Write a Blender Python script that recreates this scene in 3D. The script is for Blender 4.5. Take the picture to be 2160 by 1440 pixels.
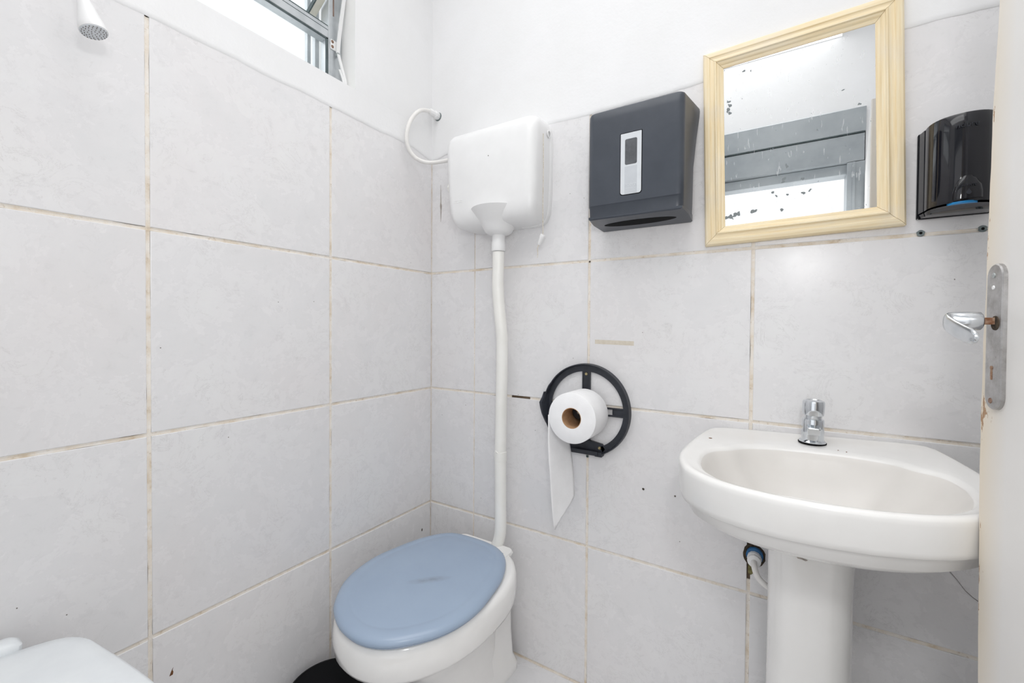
import bpy, bmesh, math, random
from mathutils import Vector, Matrix, noise
for o in list(bpy.data.objects): bpy.data.objects.remove(o, do_unlink=True)
sc = bpy.context.scene; COL = sc.collection; PI = math.pi
R = math.radians

# ------------------------------------------------------------------ camera
F_PX = 913.70; YAW = -0.55667; PITCH = -0.01527; ROLL = 0.00679
fw = Vector((math.sin(YAW)*math.cos(PITCH), math.cos(YAW)*math.cos(PITCH), math.sin(PITCH)))
r0 = Vector((math.cos(YAW), -math.sin(YAW), 0)); u0 = r0.cross(fw)
rr = math.cos(ROLL)*r0 + math.sin(ROLL)*u0; uu = -math.sin(ROLL)*r0 + math.cos(ROLL)*u0
cam = bpy.data.cameras.new('camera'); cam_o = bpy.data.objects.new('camera', cam); COL.objects.link(cam_o)
cam_o.matrix_world = Matrix(((rr.x, uu.x, -fw.x, 1.13179), (rr.y, uu.y, -fw.y, -1.23707), (rr.z, uu.z, -fw.z, 1.10), (0, 0, 0, 1)))
cam.sensor_width = 36; cam.lens = F_PX/2160*36; cam.shift_y = -15.8/2160; cam.clip_start = 0.02; cam.clip_end = 200
sc.camera = cam_o

# ------------------------------------------------------------------ light
W = bpy.data.worlds.new('sky'); sc.world = W; W.use_nodes = True
bg = W.node_tree.nodes['Background']; bg.inputs[0].default_value = (0.965, 0.98, 1.0, 1); bg.inputs[1].default_value = 1.22
def area(name, loc, rot, sx, sy, power, col=(1, 1, 1)):
    l = bpy.data.lights.new(name, 'AREA'); l.shape = 'RECTANGLE'; l.size = sx; l.size_y = sy; l.energy = power; l.color = col
    o = bpy.data.objects.new(name, l); COL.objects.link(o); o.location = loc; o.rotation_euler = rot
    return o
area('daylight_window', (-0.45, -0.86, 2.12), (0, R(-90), 0), 0.62, 0.95, 1.5, (0.95, 0.975, 1.0))
area('ceiling_bounce', (0.80, -0.55, 2.66), (0, 0, 0), 1.35, 0.9, 1.5, (1.0, 0.995, 0.985))
area('bounce_fill', (0.75, -1.12, 2.55), (R(28), 0, 0), 1.2, 0.4, 4.0)  # unseen soft fill, added for light bounced off the ceiling
a_ = area('ceiling_down', (0.80, -0.62, 2.67), (0, 0, 0), 1.45, 1.1, 3.6); a_.data.spread = R(100)
pl = bpy.data.lights.new('flash', 'POINT'); pl.energy = 8.0; pl.shadow_soft_size = 0.05
plo = bpy.data.objects.new('flash', pl); COL.objects.link(plo); plo.location = (1.22, -1.247, 1.412)

vs = sc.view_settings
sc.display_settings.display_device = 'sRGB'; vs.view_transform = 'Standard'; vs.look = 'None'; vs.gamma = 1.0; vs.use_curve_mapping = False
vs.exposure = 0.0
sc.cycles.max_bounces = 10; sc.cycles.diffuse_bounces = 6; sc.cycles.glossy_bounces = 5; sc.cycles.transparent_max_bounces = 12
sc.cycles.use_denoising = True

# ------------------------------------------------------------------ helpers
def s2l(c):
    return tuple((x/12.92 if x <= 0.04045 else ((x+0.055)/1.055)**2.4) for x in (c[0]/255, c[1]/255, c[2]/255))
class NT:
    def __init__(s, name):
        s.m = bpy.data.materials.new(name); s.m.use_nodes = True; s.t = s.m.node_tree; s.b = s.t.nodes['Principled BSDF']; s.out = s.t.nodes['Material Output']
    def n(s, kind, **kw):
        nd = s.t.nodes.new(kind)
        for k, v in kw.items():
            if k.startswith('i_'): nd.inputs[int(k[2:])].default_value = v
            else: setattr(nd, k, v)
        return nd
    def l(s, a, b): s.t.links.new(a, b)
    def ramp(s, fac, stops):
        r = s.n('ShaderNodeValToRGB'); e = r.color_ramp.elements
        while len(e) < len(stops): e.new(0.5)
        for i, (p, c) in enumerate(stops): e[i].position = p; e[i].color = (*c, 1) if len(c) == 3 else c
        s.l(fac, r.inputs[0]); return r.outputs[0]
    def mix(s, fac, a, b, mode='MIX'):
        m = s.n('ShaderNodeMix', data_type='RGBA', blend_type=mode)
        for idx, v in ((0, fac), (6, a), (7, b)):
            if hasattr(v, 'is_linked'): s.l(v, m.inputs[idx])
            else: m.inputs[idx].default_value = v if idx == 0 else (*v[:3], 1)
        return m.outputs[2]
    def math(s, op, a, b=0.0, clamp=False):
        m = s.n('ShaderNodeMath', operation=op, use_clamp=clamp)
        for i, v in enumerate((a, b)):
            if hasattr(v, 'is_linked'): s.l(v, m.inputs[i])
            else: m.inputs[i].default_value = v
        return m.outputs[0]
    def noise(s, scale, detail=4, rough=0.5, vec=None, dist=0.0):
        n = s.n('ShaderNodeTexNoise'); n.inputs['Scale'].default_value = scale; n.inputs['Detail'].default_value = detail
        n.inputs['Roughness'].default_value = rough; n.inputs['Distortion'].default_value = dist
        s.l(vec if vec is not None else s.pos(), n.inputs['Vector']); return n.outputs['Fac']
    def pos(s):
        if not hasattr(s, '_p'): s._p = s.n('ShaderNodeNewGeometry').outputs['Position']
        return s._p
    def bump(s, h, strength=0.2, dist=0.001):
        b = s.n('ShaderNodeBump'); b.inputs['Strength'].default_value = strength; b.inputs['Distance'].default_value = dist
        s.l(h, b.inputs['Height']); s.l(b.outputs[0], s.b.inputs['Normal'])
    def set(s, **kw):
        for k, v in kw.items():
            k = {'base': 'Base Color', 'rough': 'Roughness', 'metal': 'Metallic', 'coat': 'Coat Weight', 'spec': 'Specular IOR Level', 'coatr': 'Coat Roughness', 'ior': 'IOR'}[k]
            if hasattr(v, 'is_linked'): s.l(v, s.b.inputs[k])
            else: s.b.inputs[k].default_value = (*v[:3], 1) if k == 'Base Color' else v
        return s

M = {}
def mottled(name, c1, c2, rough, scale=20, metal=0, coat=0, spec=0.5, bump=0.0, bscale=200):
    t = NT(name); f = t.noise(scale, 5, 0.6)
    t.set(base=t.ramp(f, [(0.35, s2l(c1)), (0.65, s2l(c2))]), rough=rough, metal=metal, coat=coat, spec=spec)
    if bump: t.bump(t.noise(bscale, 3), bump, 0.0005)
    M[name] = t.m; return t.m

def m_tile():
    t = NT('ceramic_tile'); oi = t.n('ShaderNodeObjectInfo')
    off = t.n('ShaderNodeVectorMath', operation='SCALE'); cx = t.n('ShaderNodeCombineXYZ')
    for i in range(3): t.l(oi.outputs['Random'], cx.inputs[i])
    t.l(cx.outputs[0], off.inputs[0]); off.inputs[3].default_value = 37.0
    v = t.n('ShaderNodeVectorMath', operation='ADD'); t.l(t.pos(), v.inputs[0]); t.l(off.outputs[0], v.inputs[1]); vec = v.outputs[0]
    big = t.noise(7, 8, 0.7, vec, 0.3); med = t.noise(34, 8, 0.78, vec, 0.5); fine = t.noise(14, 10, 0.72, vec, 1.0)
    base = t.ramp(big, [(0.25, s2l((225, 225, 226))), (0.5, s2l((230, 229, 230))), (0.75, s2l((234, 234, 234)))])
    med_c = t.ramp(med, [(0.30, s2l((190, 189, 189))), (0.46, (1, 1, 1)), (0.53, (1, 1, 1)), (0.75, (1, 1, 1))])
    base = t.mix(0.17, base, med_c, 'MULTIPLY')
    ridge = t.math('ABSOLUTE', t.math('SUBTRACT', fine, 0.5))
    vein = t.math('MULTIPLY', t.math('LESS_THAN', ridge, 0.006), t.math('GREATER_THAN', t.noise(7, 2, 0.5, vec), 0.55))
    base = t.mix(t.math('MULTIPLY', vein, 0.22), base, s2l((150, 145, 145)))
    warm = t.noise(3.0, 3, 0.5, vec); base = t.mix(t.math('MULTIPLY', t.math('SUBTRACT', warm, 0.45, True), 0.5, True), base, s2l((226, 214, 210)))
    rnd = t.n('ShaderNodeMapRange'); t.l(oi.outputs['Random'], rnd.inputs[0]); rnd.inputs[3].default_value = 0.975; rnd.inputs[4].default_value = 1.0
    hs = t.n('ShaderNodeHueSaturation'); t.l(base, hs.inputs['Color']); t.l(rnd.outputs[0], hs.inputs['Value'])
    t.set(base=hs.outputs[0], rough=t.ramp(big, [(0.3, (0.24,)*3), (0.7, (0.31,)*3)]), spec=0.45)
    t.bump(t.noise(9, 3, 0.5, vec), 0.10, 0.0012); M['tile'] = t.m
m_tile()

def m_grout():
    t = NT('stained_grout'); n1 = t.noise(16, 5, 0.7); n2 = t.noise(90, 4, 0.7)
    c = t.ramp(n1, [(0.31, s2l((208, 191, 167))), (0.43, s2l((227, 217, 203))), (0.60, s2l((236, 231, 224)))])
    c = t.mix(t.math('MULTIPLY', t.math('SUBTRACT', n2, 0.58, True), 4.0, True), c, s2l((170, 145, 112)))
    t.set(base=c, rough=0.85, spec=0.2); t.bump(n2, 0.6, 0.001); M['grout'] = t.m
m_grout()
mottled('recess', (92, 76, 60), (130, 112, 92), 0.95, 60)
mottled('green_grime', (90, 86, 50), (150, 142, 96), 0.95, 60)

def m_paint():
    t = NT('white_wall_paint'); f = t.noise(4, 5, 0.6); g = t.noise(130, 4, 0.6)
    t.set(base=t.ramp(f, [(0.3, s2l((231, 231, 231))), (0.7, s2l((236, 236, 237)))]), rough=0.6, spec=0.3)
    t.bump(t.math('ADD', t.noise(14, 5, 0.6), t.math('MULTIPLY', g, 0.25)), 0.35, 0.003); M['paint'] = t.m
m_paint()
mottled('ceramic', (238, 237, 235), (243, 242, 240), 0.13, 6, coat=0.3)
mottled('bowl_ceramic', (228, 227, 225), (233, 232, 230), 0.22, 6)
mottled('basin_shade', (216, 213, 209), (221, 218, 214), 0.33, 5)  # darker cream for the inner bowl: its shade is put into the colour
mottled('white_plastic', (232, 232, 232), (237, 237, 237), 0.28, 8)
mottled('cream_plastic', (238, 237, 232), (243, 242, 238), 0.30, 12)
mottled('bin_plastic', (222, 226, 229), (228, 232, 234), 0.33, 12)
mottled('hose_plastic', (230, 228, 225), (238, 236, 233), 0.35, 30)
mottled('string', (196, 180, 150), (232, 226, 214), 0.9, 120)
mottled('rust', (120, 78, 52), (165, 140, 118), 0.8, 200)
mottled('screw_brass', (150, 132, 84), (214, 200, 160), 0.4, 300, metal=0.8)
mottled('screw_steel', (150, 155, 155), (200, 205, 205), 0.35, 300, metal=0.9)
mottled('brown_screw', (110, 82, 66), (140, 112, 94), 0.6, 300)
mottled('dark_plastic', (60, 65, 74), (66, 71, 80), 0.32, 14, bump=0.08, bscale=900)
mottled('ring_plastic', (34, 37, 44), (44, 47, 56), 0.45, 40, bump=0.15, bscale=300)
mottled('gloss_black', (20, 20, 26), (25, 25, 31), 0.09, 10, coat=0.2, spec=0.4)
mottled('slot_black', (5, 6, 9), (8, 9, 12), 0.8, 10, spec=0.2)
mottled('bin_black', (5, 5, 9), (9, 9, 14), 0.5, 10, spec=0.25)
mottled('silver_print', (206, 210, 214), (214, 218, 222), 0.35, 30)
mottled('grey_print', (190, 194, 199), (196, 200, 205), 0.35, 30)
mottled('window_smoke', (74, 76, 80), (96, 98, 102), 0.12, 25)
mottled('blue_plastic', (14, 126, 190), (20, 140, 204), 0.35, 30)
mottled('deep_blue', (22, 84, 136), (38, 108, 160), 0.5, 80)
mottled('plug_grey', (96, 106, 108), (128, 138, 138), 0.7, 200)
mottled('dirt_dark', (44, 36, 28), (82, 70, 56), 0.95, 160)
mottled('rust_spot', (96, 58, 30), (128, 84, 48), 0.9, 200)
mottled('speck', (96, 90, 84), (120, 114, 108), 0.9, 100)
mottled('residue', (205, 196, 180), (216, 208, 194), 0.6, 90)
mottled('aluminium', (186, 191, 194), (206, 210, 213), 0.32, 18, metal=0.55)
mottled('dark_seal', (66, 78, 80), (84, 96, 98), 0.6, 40)
mottled('cream_metal', (206, 204, 190), (218, 216, 204), 0.5, 30)
mottled('brown_slot', (120, 96, 84), (140, 116, 104), 0.8, 60)
mottled('steel_frame', (152, 158, 162), (172, 177, 180), 0.36, 4, metal=0.5)
mottled('cardboard', (186, 148, 112), (200, 164, 128), 0.85, 120)
mottled('reveal', (228, 227, 225), (236, 236, 235), 0.75, 5)
mottled('outside_wall', (236, 238, 238), (242, 243, 243), 0.9, 3)
mottled('ceramic_edge_stain', (150, 142, 136), (176, 168, 160), 0.8, 80)

def m_paper():
    t = NT('toilet_tissue'); g = t.n('ShaderNodeTexNoise'); g.inputs['Scale'].default_value = 260; t.l(t.pos(), g.inputs['Vector'])
    t.set(base=t.ramp(t.noise(30, 3), [(0.3, s2l((242, 242, 243))), (0.7, s2l((247, 247, 248)))]), rough=0.95, spec=0.1)
    t.b.inputs['Subsurface Weight'].default_value = 0.0
    t.bump(g.outputs['Fac'], 0.35, 0.0006); M['paper'] = t.m
m_paper()
def m_lid():
    t = NT('blue_grey_seat_plastic')
    c = t.ramp(t.noise(6, 4), [(0.3, s2l((151, 168, 190))), (0.7, s2l((157, 174, 195)))])
    # faint dark scuff near the middle of the lid
    mp = t.n('ShaderNodeMapping'); t.l(t.pos(), mp.inputs[0]); mp.inputs['Location'].default_value = (-0.335*1, 0.372, 0); mp.vector_type = 'POINT'
    sep = t.n('ShaderNodeSeparateXYZ'); t.l(mp.outputs[0], sep.inputs[0])
    a = t.math('MULTIPLY', t.math('ADD', sep.outputs[0], sep.outputs[1]), 11.0); b = t.math('MULTIPLY', t.math('SUBTRACT', sep.outputs[0], sep.outputs[1]), 42.0)
    d = t.math('SQRT', t.math('ADD', t.math('MULTIPLY', a, a), t.math('MULTIPLY', b, b)))
    k = t.math('MULTIPLY', t.math('SUBTRACT', 1.0, d, True), t.noise(60, 3))
    c = t.mix(t.math('MULTIPLY', k, 0.9, True), c, s2l((120, 126, 128)))
    t.set(base=c, rough=0.27, spec=0.5); t.bump(t.noise(40, 3), 0.03, 0.001); M['lid'] = t.m
m_lid()
def m_wood():
    t = NT('pale_yellow_wood'); mp = t.n('ShaderNodeTexCoord'); sp = t.n('ShaderNodeMapping'); t.l(mp.outputs['Object'], sp.inputs[0]); sp.inputs['Scale'].default_value = (6, 160, 160)
    g = t.noise(1.0, 6, 0.65, sp.outputs[0]); b = t.noise(12, 3)
    c = t.ramp(g, [(0.3, s2l((230, 208, 166))), (0.5, s2l((239, 221, 184))), (0.7, s2l((243, 231, 204)))])
    c = t.mix(t.math('MULTIPLY', t.math('SUBTRACT', b, 0.5, True), 2.0, True), c, s2l((230, 220, 204)))
    t.set(base=c, rough=0.42, spec=0.4); t.bump(g, 0.15, 0.0006); M['wood'] = t.m
m_wood()
def m_mirror():
    t = NT('spotted_mirror_glass'); t.set(base=(0.93, 0.945, 0.95), rough=0.0, metal=1.0)
    d = t.n('ShaderNodeBsdfDiffuse'); d.inputs[0].default_value = (*s2l((136, 142, 144)), 1)
    wv = t.n('ShaderNodeTexNoise'); wv.inputs['Scale'].default_value = 90; t.l(t.pos(), wv.inputs['Vector'])
    wob = t.n('ShaderNodeVectorMath', operation='SCALE'); t.l(wv.outputs['Color'], wob.inputs[0]); wob.inputs[3].default_value = 0.016
    pv = t.n('ShaderNodeVectorMath', operation='ADD'); t.l(t.pos(), pv.inputs[0]); t.l(wob.outputs[0], pv.inputs[1])
    acc = None
    for (x, z, r) in SPOTS:
        dd = t.n('ShaderNodeVectorMath', operation='DISTANCE'); t.l(pv.outputs[0], dd.inputs[0]); dd.inputs[1].default_value = (x+.008, -0.0085+.008, z+.008)
        k = t.math('LESS_THAN', dd.outputs['Value'], r)
        acc = k if acc is None else t.math('MAXIMUM', acc, k)
    s = t.math('MULTIPLY', t.math('GREATER_THAN', t.noise(170, 2), 0.755), t.math('GREATER_THAN', t.noise(13, 2), 0.50))
    acc = t.math('MAXIMUM', acc, s)
    # pale limescale drips
    sp = t.n('ShaderNodeMapping'); t.l(t.pos(), sp.inputs[0]); sp.inputs['Scale'].default_value = (170, 1, 26)
    dr = t.math('MULTIPLY', t.math('GREATER_THAN', t.noise(1, 2, 0.5, sp.outputs[0]), 0.66), 0.30)
    w = t.n('ShaderNodeBsdfDiffuse'); w.inputs[0].default_value = (0.85, 0.87, 0.88, 1)
    m1 = t.n('ShaderNodeMixShader'); t.l(dr, m1.inputs[0]); t.l(t.b.outputs[0], m1.inputs[1]); t.l(w.outputs[0], m1.inputs[2])
    m2 = t.n('ShaderNodeMixShader'); t.l(acc, m2.inputs[0]); t.l(m1.outputs[0], m2.inputs[1]); t.l(d.outputs[0], m2.inputs[2])
    t.l(m2.outputs[0], t.out.inputs[0]); M['mirror'] = t.m
SPOTS = [(1.010, 1.676, .004), (1.013, 1.665, .004), (1.010, 1.655, .0045), (1.012, 1.648, .004), (1.044, 1.742, .003), (1.060, 1.737, .002), (1.018, 1.384, .0062), (1.028, 1.387, .0052), (1.036, 1.388, .0045), (1.008, 1.384, .005),
         (1.069, 1.391, .0055), (1.109, 1.431, .004), (1.131, 1.460, .004), (1.131, 1.452, .0035), (1.170, 1.420, .0045), (1.184, 1.424, .003), (1.140, 1.421, .0038), (1.116, 1.421, .003), (1.138, 1.488, .004), (1.170, 1.452, .003), (1.272, 1.600, .003), (1.244, 1.640, .002), (1.196, 1.560, .002), (1.130, 1.385, .004)]
m_mirror()
def m_chrome(name, scratched):
    t = NT(name)
    if scratched:
        f = t.noise(55, 6, 0.7); g = t.noise(20, 4)
        t.set(base=t.ramp(f, [(0.30, s2l((150, 147, 144))), (0.5, s2l((172, 170, 169))), (0.75, s2l((192, 191, 191)))]), rough=t.ramp(g, [(0.35, (0.22,)*3), (0.6, (0.5,)*3)]), metal=0.75)
        t.bump(f, 0.15, 0.0005)
    else:
        t.set(base=s2l((214, 218, 222)), rough=0.09, metal=1.0)
    M[name] = t.m
m_chrome('worn_chrome', True); mottled('lever_chrome', (196, 200, 204), (214, 217, 220), 0.2, 40, metal=0.85); m_chrome('chrome', False)
def m_glass():
    t = NT('window_glass'); tr = t.n('ShaderNodeBsdfTransparent'); tr.inputs[0].default_value = (0.975, 0.99, 0.99, 1)
    gl = t.n('ShaderNodeBsdfGlossy'); gl.inputs['Roughness'].default_value = 0.02;     m = t.n('ShaderNodeMixShader'); m.inputs[0].default_value = 0.07; t.l(tr.outputs[0], m.inputs[1]); t.l(gl.outputs[0], m.inputs[2]); t.l(m.outputs[0], t.out.inputs[0]); M['glass'] = t.m
m_glass()
def m_door():
    t = NT('worn_white_door_paint'); sep = t.n('ShaderNodeSeparateXYZ'); t.l(t.pos(), sep.inputs[0])
    edge = t.math('MULTIPLY', t.math('ADD', sep.outputs[1], 0.505), 20.0, True)       # 0 inside, 1 at the free edge
    sp = t.n('ShaderNodeMapping'); t.l(t.pos(), sp.inputs[0]); sp.inputs['Scale'].default_value = (30, 50, 12)
    g = t.noise(1.0, 5, 0.7, sp.outputs[0]); f = t.noise(5, 4)
    c = t.ramp(f, [(0.3, s2l((224, 222, 219))), (0.7, s2l((231, 229, 227)))])
    c = t.mix(t.math('MULTIPLY', edge, t.math('ADD', t.noise(8, 3), 0.35), True), c, s2l((226, 215, 197)))
    chip = t.math('GREATER_THAN', t.math('ADD', g, t.math('MULTIPLY', edge, 0.19)), 0.78)
    c = t.mix(chip, c, s2l((168, 132, 96)))
    sp2 = t.n('ShaderNodeMapping'); t.l(t.pos(), sp2.inputs[0]); sp2.inputs['Scale'].default_value = (60, 500, 6)
    scr = t.math('GREATER_THAN', t.noise(1, 3, 0.6, sp2.outputs[0]), 0.775)
    c = t.mix(t.math('MULTIPLY', scr, 0.5), c, s2l((168, 162, 154)))
    t.set(base=c, rough=0.45, spec=0.4); t.bump(t.math('ADD', t.noise(60, 4), t.math('MULTIPLY', chip, -1.0)), 0.25, 0.001); M['door'] = t.m
m_door()

def link(name, me, mat, parent=None, smooth=None, loc=None):
    o = bpy.data.objects.new(name, me); COL.objects.link(o)
    if mat is not None and hasattr(me, 'materials') and not me.materials: me.materials.append(M[mat])
    if parent is not None: o.parent = parent
    if loc is not None: o.location = loc
    if smooth is not None:
        for p in me.polygons: p.use_smooth = True
        me.set_sharp_from_angle(angle=R(smooth))
    return o
def obj(name, bm, mat, parent=None, smooth=None, loc=None):
    bmesh.ops.recalc_face_normals(bm, faces=bm.faces)
    me = bpy.data.meshes.new(name); bm.to_mesh(me); bm.free()
    return link(name, me, mat, parent, smooth, loc)
def thing(name, label, cat, loc=(0, 0, 0), group=None, rot=(0, 0, 0)):
    o = bpy.data.objects.new(name, None); o.empty_display_size = 0.02; COL.objects.link(o); o.location = loc; o.rotation_euler = rot
    o['label'] = label; o['category'] = cat
    if group: o['group'] = group
    return o
def tag(o, label, cat, group=None):
    o['label'] = label; o['category'] = cat
    if group: o['group'] = group
    return o
def box(bm, a, b, bev=0.0, seg=2):
    r = bmesh.ops.create_cube(bm, size=1.0); vs_ = r['verts']
    for v in vs_: v.co = Vector(((a[i]+b[i])/2 + v.co[i]*(b[i]-a[i]) for i in range(3)))
    if bev:
        es = list({e for v in vs_ for e in v.link_edges}); bmesh.ops.bevel(bm, geom=es, offset=bev, segments=seg, affect='EDGES', profile=0.5)
def loft(bm, rings, cap0=True, cap1=True, closed=True):
    vr = [[bm.verts.new(p) for p in r] for r in rings]
    for a, b in zip(vr, vr[1:]):
        n = len(a)
        for i in range(n if closed else n-1):
            j = (i+1) % n
            try: bm.faces.new((a[i], a[j], b[j], b[i]))
            except ValueError: pass
    if cap0: bm.faces.new(list(reversed(vr[0])))
    if cap1: bm.faces.new(vr[-1])
    return vr
def tube(bm, pts, rad, n=12, cap=True):
    pts = [Vector(p) for p in pts]; rads = rad if isinstance(rad, (list, tuple)) else [rad]*len(pts)
    up = None; rings = []
    for i, p in enumerate(pts):
        t = (pts[min(i+1, len(pts)-1)] - pts[max(i-1, 0)]).normalized()
        if up is None: up = t.orthogonal().normalized()
        up = (up - t*up.dot(t)).normalized(); s = t.cross(up)
        rings.append([p + (up*math.cos(2*PI*k/n) + s*math.sin(2*PI*k/n))*rads[i] for k in range(n)])
    loft(bm, rings, cap, cap)
def spline(pts, k=8):
    pts = [Vector(p) for p in pts]; out = []
    P = [pts[0]*2-pts[1]] + pts + [pts[-1]*2-pts[-2]]
    for i in range(1, len(P)-2):
        for j in range(k):
            t = j/k; a, b, c, d = P[i-1], P[i], P[i+1], P[i+2]
            out.append(0.5*((2*b) + (c-a)*t + (2*a-5*b+4*c-d)*t*t + (3*b-a-3*c+d)*t**3))
    out.append(pts[-1]); return out
def lathe(bm, prof, o=(0, 0, 0), axis='z', n=40, cap0=True, cap1=True):
    o = Vector(o); rings = []
    for r, h in prof:
        ring = []
        for k in range(n):
            a = 2*PI*k/n; c, s = r*math.cos(a), r*math.sin(a)
            ring.append(o + (Vector((c, s, h)) if axis == 'z' else Vector((c, -h, s)) if axis == 'y' else Vector((h, c, s))))
        rings.append(ring)
    loft(bm, rings, cap0, cap1)
def prism(bm, poly, f0, f1):
    loft(bm, [[f0(p) for p in poly], [f1(p) for p in poly]])
def text(body, size, mat, parent, origin, ex=0.0003, xdir=(1, 0, 0), ydir=(0, 0, 1), name='lettering'):
    c = bpy.data.curves.new(name, 'FONT'); c.body = body; c.size = size; c.extrude = ex; c.align_x = 'CENTER'; c.align_y = 'CENTER'
    tmp = bpy.data.objects.new('tmp', c); COL.objects.link(tmp); me = bpy.data.meshes.new_from_object(tmp.evaluated_get(bpy.context.evaluated_depsgraph_get())); me.name = name
    bpy.data.objects.remove(tmp, do_unlink=True); me.materials.clear(); me.materials.append(M[mat]); o = bpy.data.objects.new(name, me); COL.objects.link(o); o.parent = parent
    x = Vector(xdir); y = Vector(ydir); z = x.cross(y); m = Matrix((x, y, z)).transposed().to_4x4(); m.translation = Vector(origin); o.matrix_basis = m
    return o
rnd = random.Random(7)

# ------------------------------------------------------------------ room shell
P = 0.434; HT = 1.742; J = 0.0078; TOPC = 2.70; XR = 1.60; YF = -1.30
WY0, WY1, WZ0, WZ1 = -1.22, -0.349, 1.833, 2.42         # window opening in the left wall
def structure(name): 
    o = bpy.data.objects.new(name, None); o.empty_display_size = 0.05; COL.objects.link(o); o['kind'] = 'structure'; return o
def struct(name, bm, mat, smooth=None):
    o = obj(name, bm, mat, None, smooth); o['kind'] = 'structure'; return o

# left wall: masonry behind the tiles and the window hole
bm = bmesh.new()
G = 0.007
box(bm, (-0.22, -1.42, -0.1), (-0.009, 0.20, WZ0-G)); box(bm, (-0.22, -1.42, WZ1+G), (-0.009, 0.20, TOPC))
box(bm, (-0.22, -1.42, WZ0-G), (-0.009, WY0-G, WZ1+G)); box(bm, (-0.22, WY1+G, WZ0-G), (-0.009, 0.20, WZ1+G))
wall_left = struct('wall_left', bm, 'recess')
bm = bmesh.new(); box(bm, (-0.22, 0.009, -0.1), (1.80, 0.20, TOPC)); wall_back = struct('wall_back', bm, 'recess')

def plaster(name, parent, base, holes=None):
    """painted render above the tiles, with a hand-cut lower edge standing proud of them"""
    bm = bmesh.new(); return bm
# plaster on the left wall (front face x = 0.0015), lower edge wavy
def wavy(a, b, n, z, amp, seed, plane):
    out = []
    for i in range(n+1):
        t = i/n; u = a + (b-a)*t
        out.append((u, z + amp*(noise.noise(Vector((u*9, seed, 0)))*1.0 + 0.5*noise.noise(Vector((u*31, seed, 3))))))
    return out
bm = bmesh.new()
lo = wavy(-1.42, 0.0, 70, HT, 0.006, 2.0, 'x')
lo = [(u, z - (0.022*max(0, 1-(-u)/0.10) if u > -0.10 else 0)) for u, z in lo]
rings = []
for (u, z) in lo: rings.append([(-0.009, u, z+0.006), (0.0005, u, z), (0.0024, u, z+0.004), (0.0016, u, z+0.012), (0.0015, u, WZ0-0.0001), (-0.009, u, WZ0-0.0001)])
loft(bm, rings)
e_ = 0.0001
for a_, b_ in (((-0.008, -1.42, WZ0), (0.0015, WY0-e_, TOPC)), ((-0.008, WY1+e_, WZ0), (0.0015, 0.0, TOPC)), ((-0.008, WY0-e_, WZ1+e_), (0.0015, WY1+e_, TOPC))): box(bm, a_, b_)
# reveals of the opening
obj('plaster', bm, 'paint', wall_left, 35)
bm = bmesh.new(); y0, y1, e = WY0, WY1, 0.0063
loft(bm, [[(x, y0, WZ0), (x, y1, WZ0), (x, y1, WZ1), (x, y0, WZ1)] for x in (0.0014, -0.222)], False, False)
loft(bm, [[(x, y0-e, WZ0-e), (x, y1+e, WZ0-e), (x, y1+e, WZ1+e), (x, y0-e, WZ1+e)] for x in (-0.0085, -0.222)], False, False)
obj('window_reveal', bm, 'reveal', wall_left)
bm = bmesh.new()
lo = wavy(0.0, 1.62, 80, HT, 0.006, 8.0, 'y')
lo = [(u, z - (0.022*max(0, 1-u/0.09))) for u, z in lo]
rings = []
for (u, z) in lo: rings.append([(u, 0.009, z+0.006), (u, -0.0005, z), (u, -0.0024, z+0.004), (u, -0.0016, z+0.012), (u, -0.0015, TOPC), (u, 0.009, TOPC)])
loft(bm, rings); obj('plaster', bm, 'paint', wall_back, 35)

def tile_mesh(w, h):
    """tile w x h lying in local xz, face towards -y, back at +y 0.008, softly worn edges"""
    bm = bmesh.new(); b = 0.0016
    r = lambda i, y: [(i, y, i), (w-i, y, i), (w-i, y, h-i), (i, y, h-i)]
    loft(bm, [r(0, 0.008), r(0, 0.0012), r(b*0.35, 0.0003), r(b, 0.0)])
    bmesh.ops.recalc_face_normals(bm, faces=bm.faces)
    me = bpy.data.meshes.new('tile'); bm.to_mesh(me); bm.free(); me.materials.append(M['tile'])
    for p in me.polygons: p.use_smooth = False
    return me
TM = {}
GAP = lambda u, plane: J/2 if plane == 'floor' else 0.0013 if abs(u) < 1e-6 else 0.0021 if (plane == 'back' and abs(u-0.2045) < 1e-6) else J/2
def tile(parent, u0, u1, v0, v1, plane):
    ga, gb = GAP(u0, plane), GAP(u1, plane); w = round(u1-u0-ga-gb, 4); h = round(v1-v0-J, 4); key = (w, h); jw = J/2
    if key not in TM: TM[key] = tile_mesh(w, h)
    o = bpy.data.objects.new('tile', TM[key]); COL.objects.link(o); o.parent = parent
    d = rnd.uniform(-0.0005, 0.0005)
    if plane == 'back': o.location = (u0+ga, d, v0+jw)
    elif plane == 'left': o.location = (d*-1, u0+ga, v0+jw); o.rotation_euler = (0, 0, R(90))
    elif plane == 'floor': o.location = (u0+jw, v0+jw, d); o.rotation_euler = (R(-90), 0, 0)
rows = [0.0, P, 2*P, 3*P-0.0, HT+0.018]
rows[0] = 0.0
lcol = [-0.0, -0.433, -0.867, -1.300]
for k in range(4):
    for i in range(3): tile(wall_left, lcol[i+1] if i < 2 else -1.30, lcol[i] - (0.0 if i else -0.0), rows[k], rows[k+1], 'left')
bcol = [0.0, 0.2045, 0.6355, 1.0690, 1.5025, 1.60]
for k in range(4):
    for i in range(5):
        tile(wall_back, bcol[i], bcol[i+1], rows[k], rows[k+1], 'back')

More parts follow.
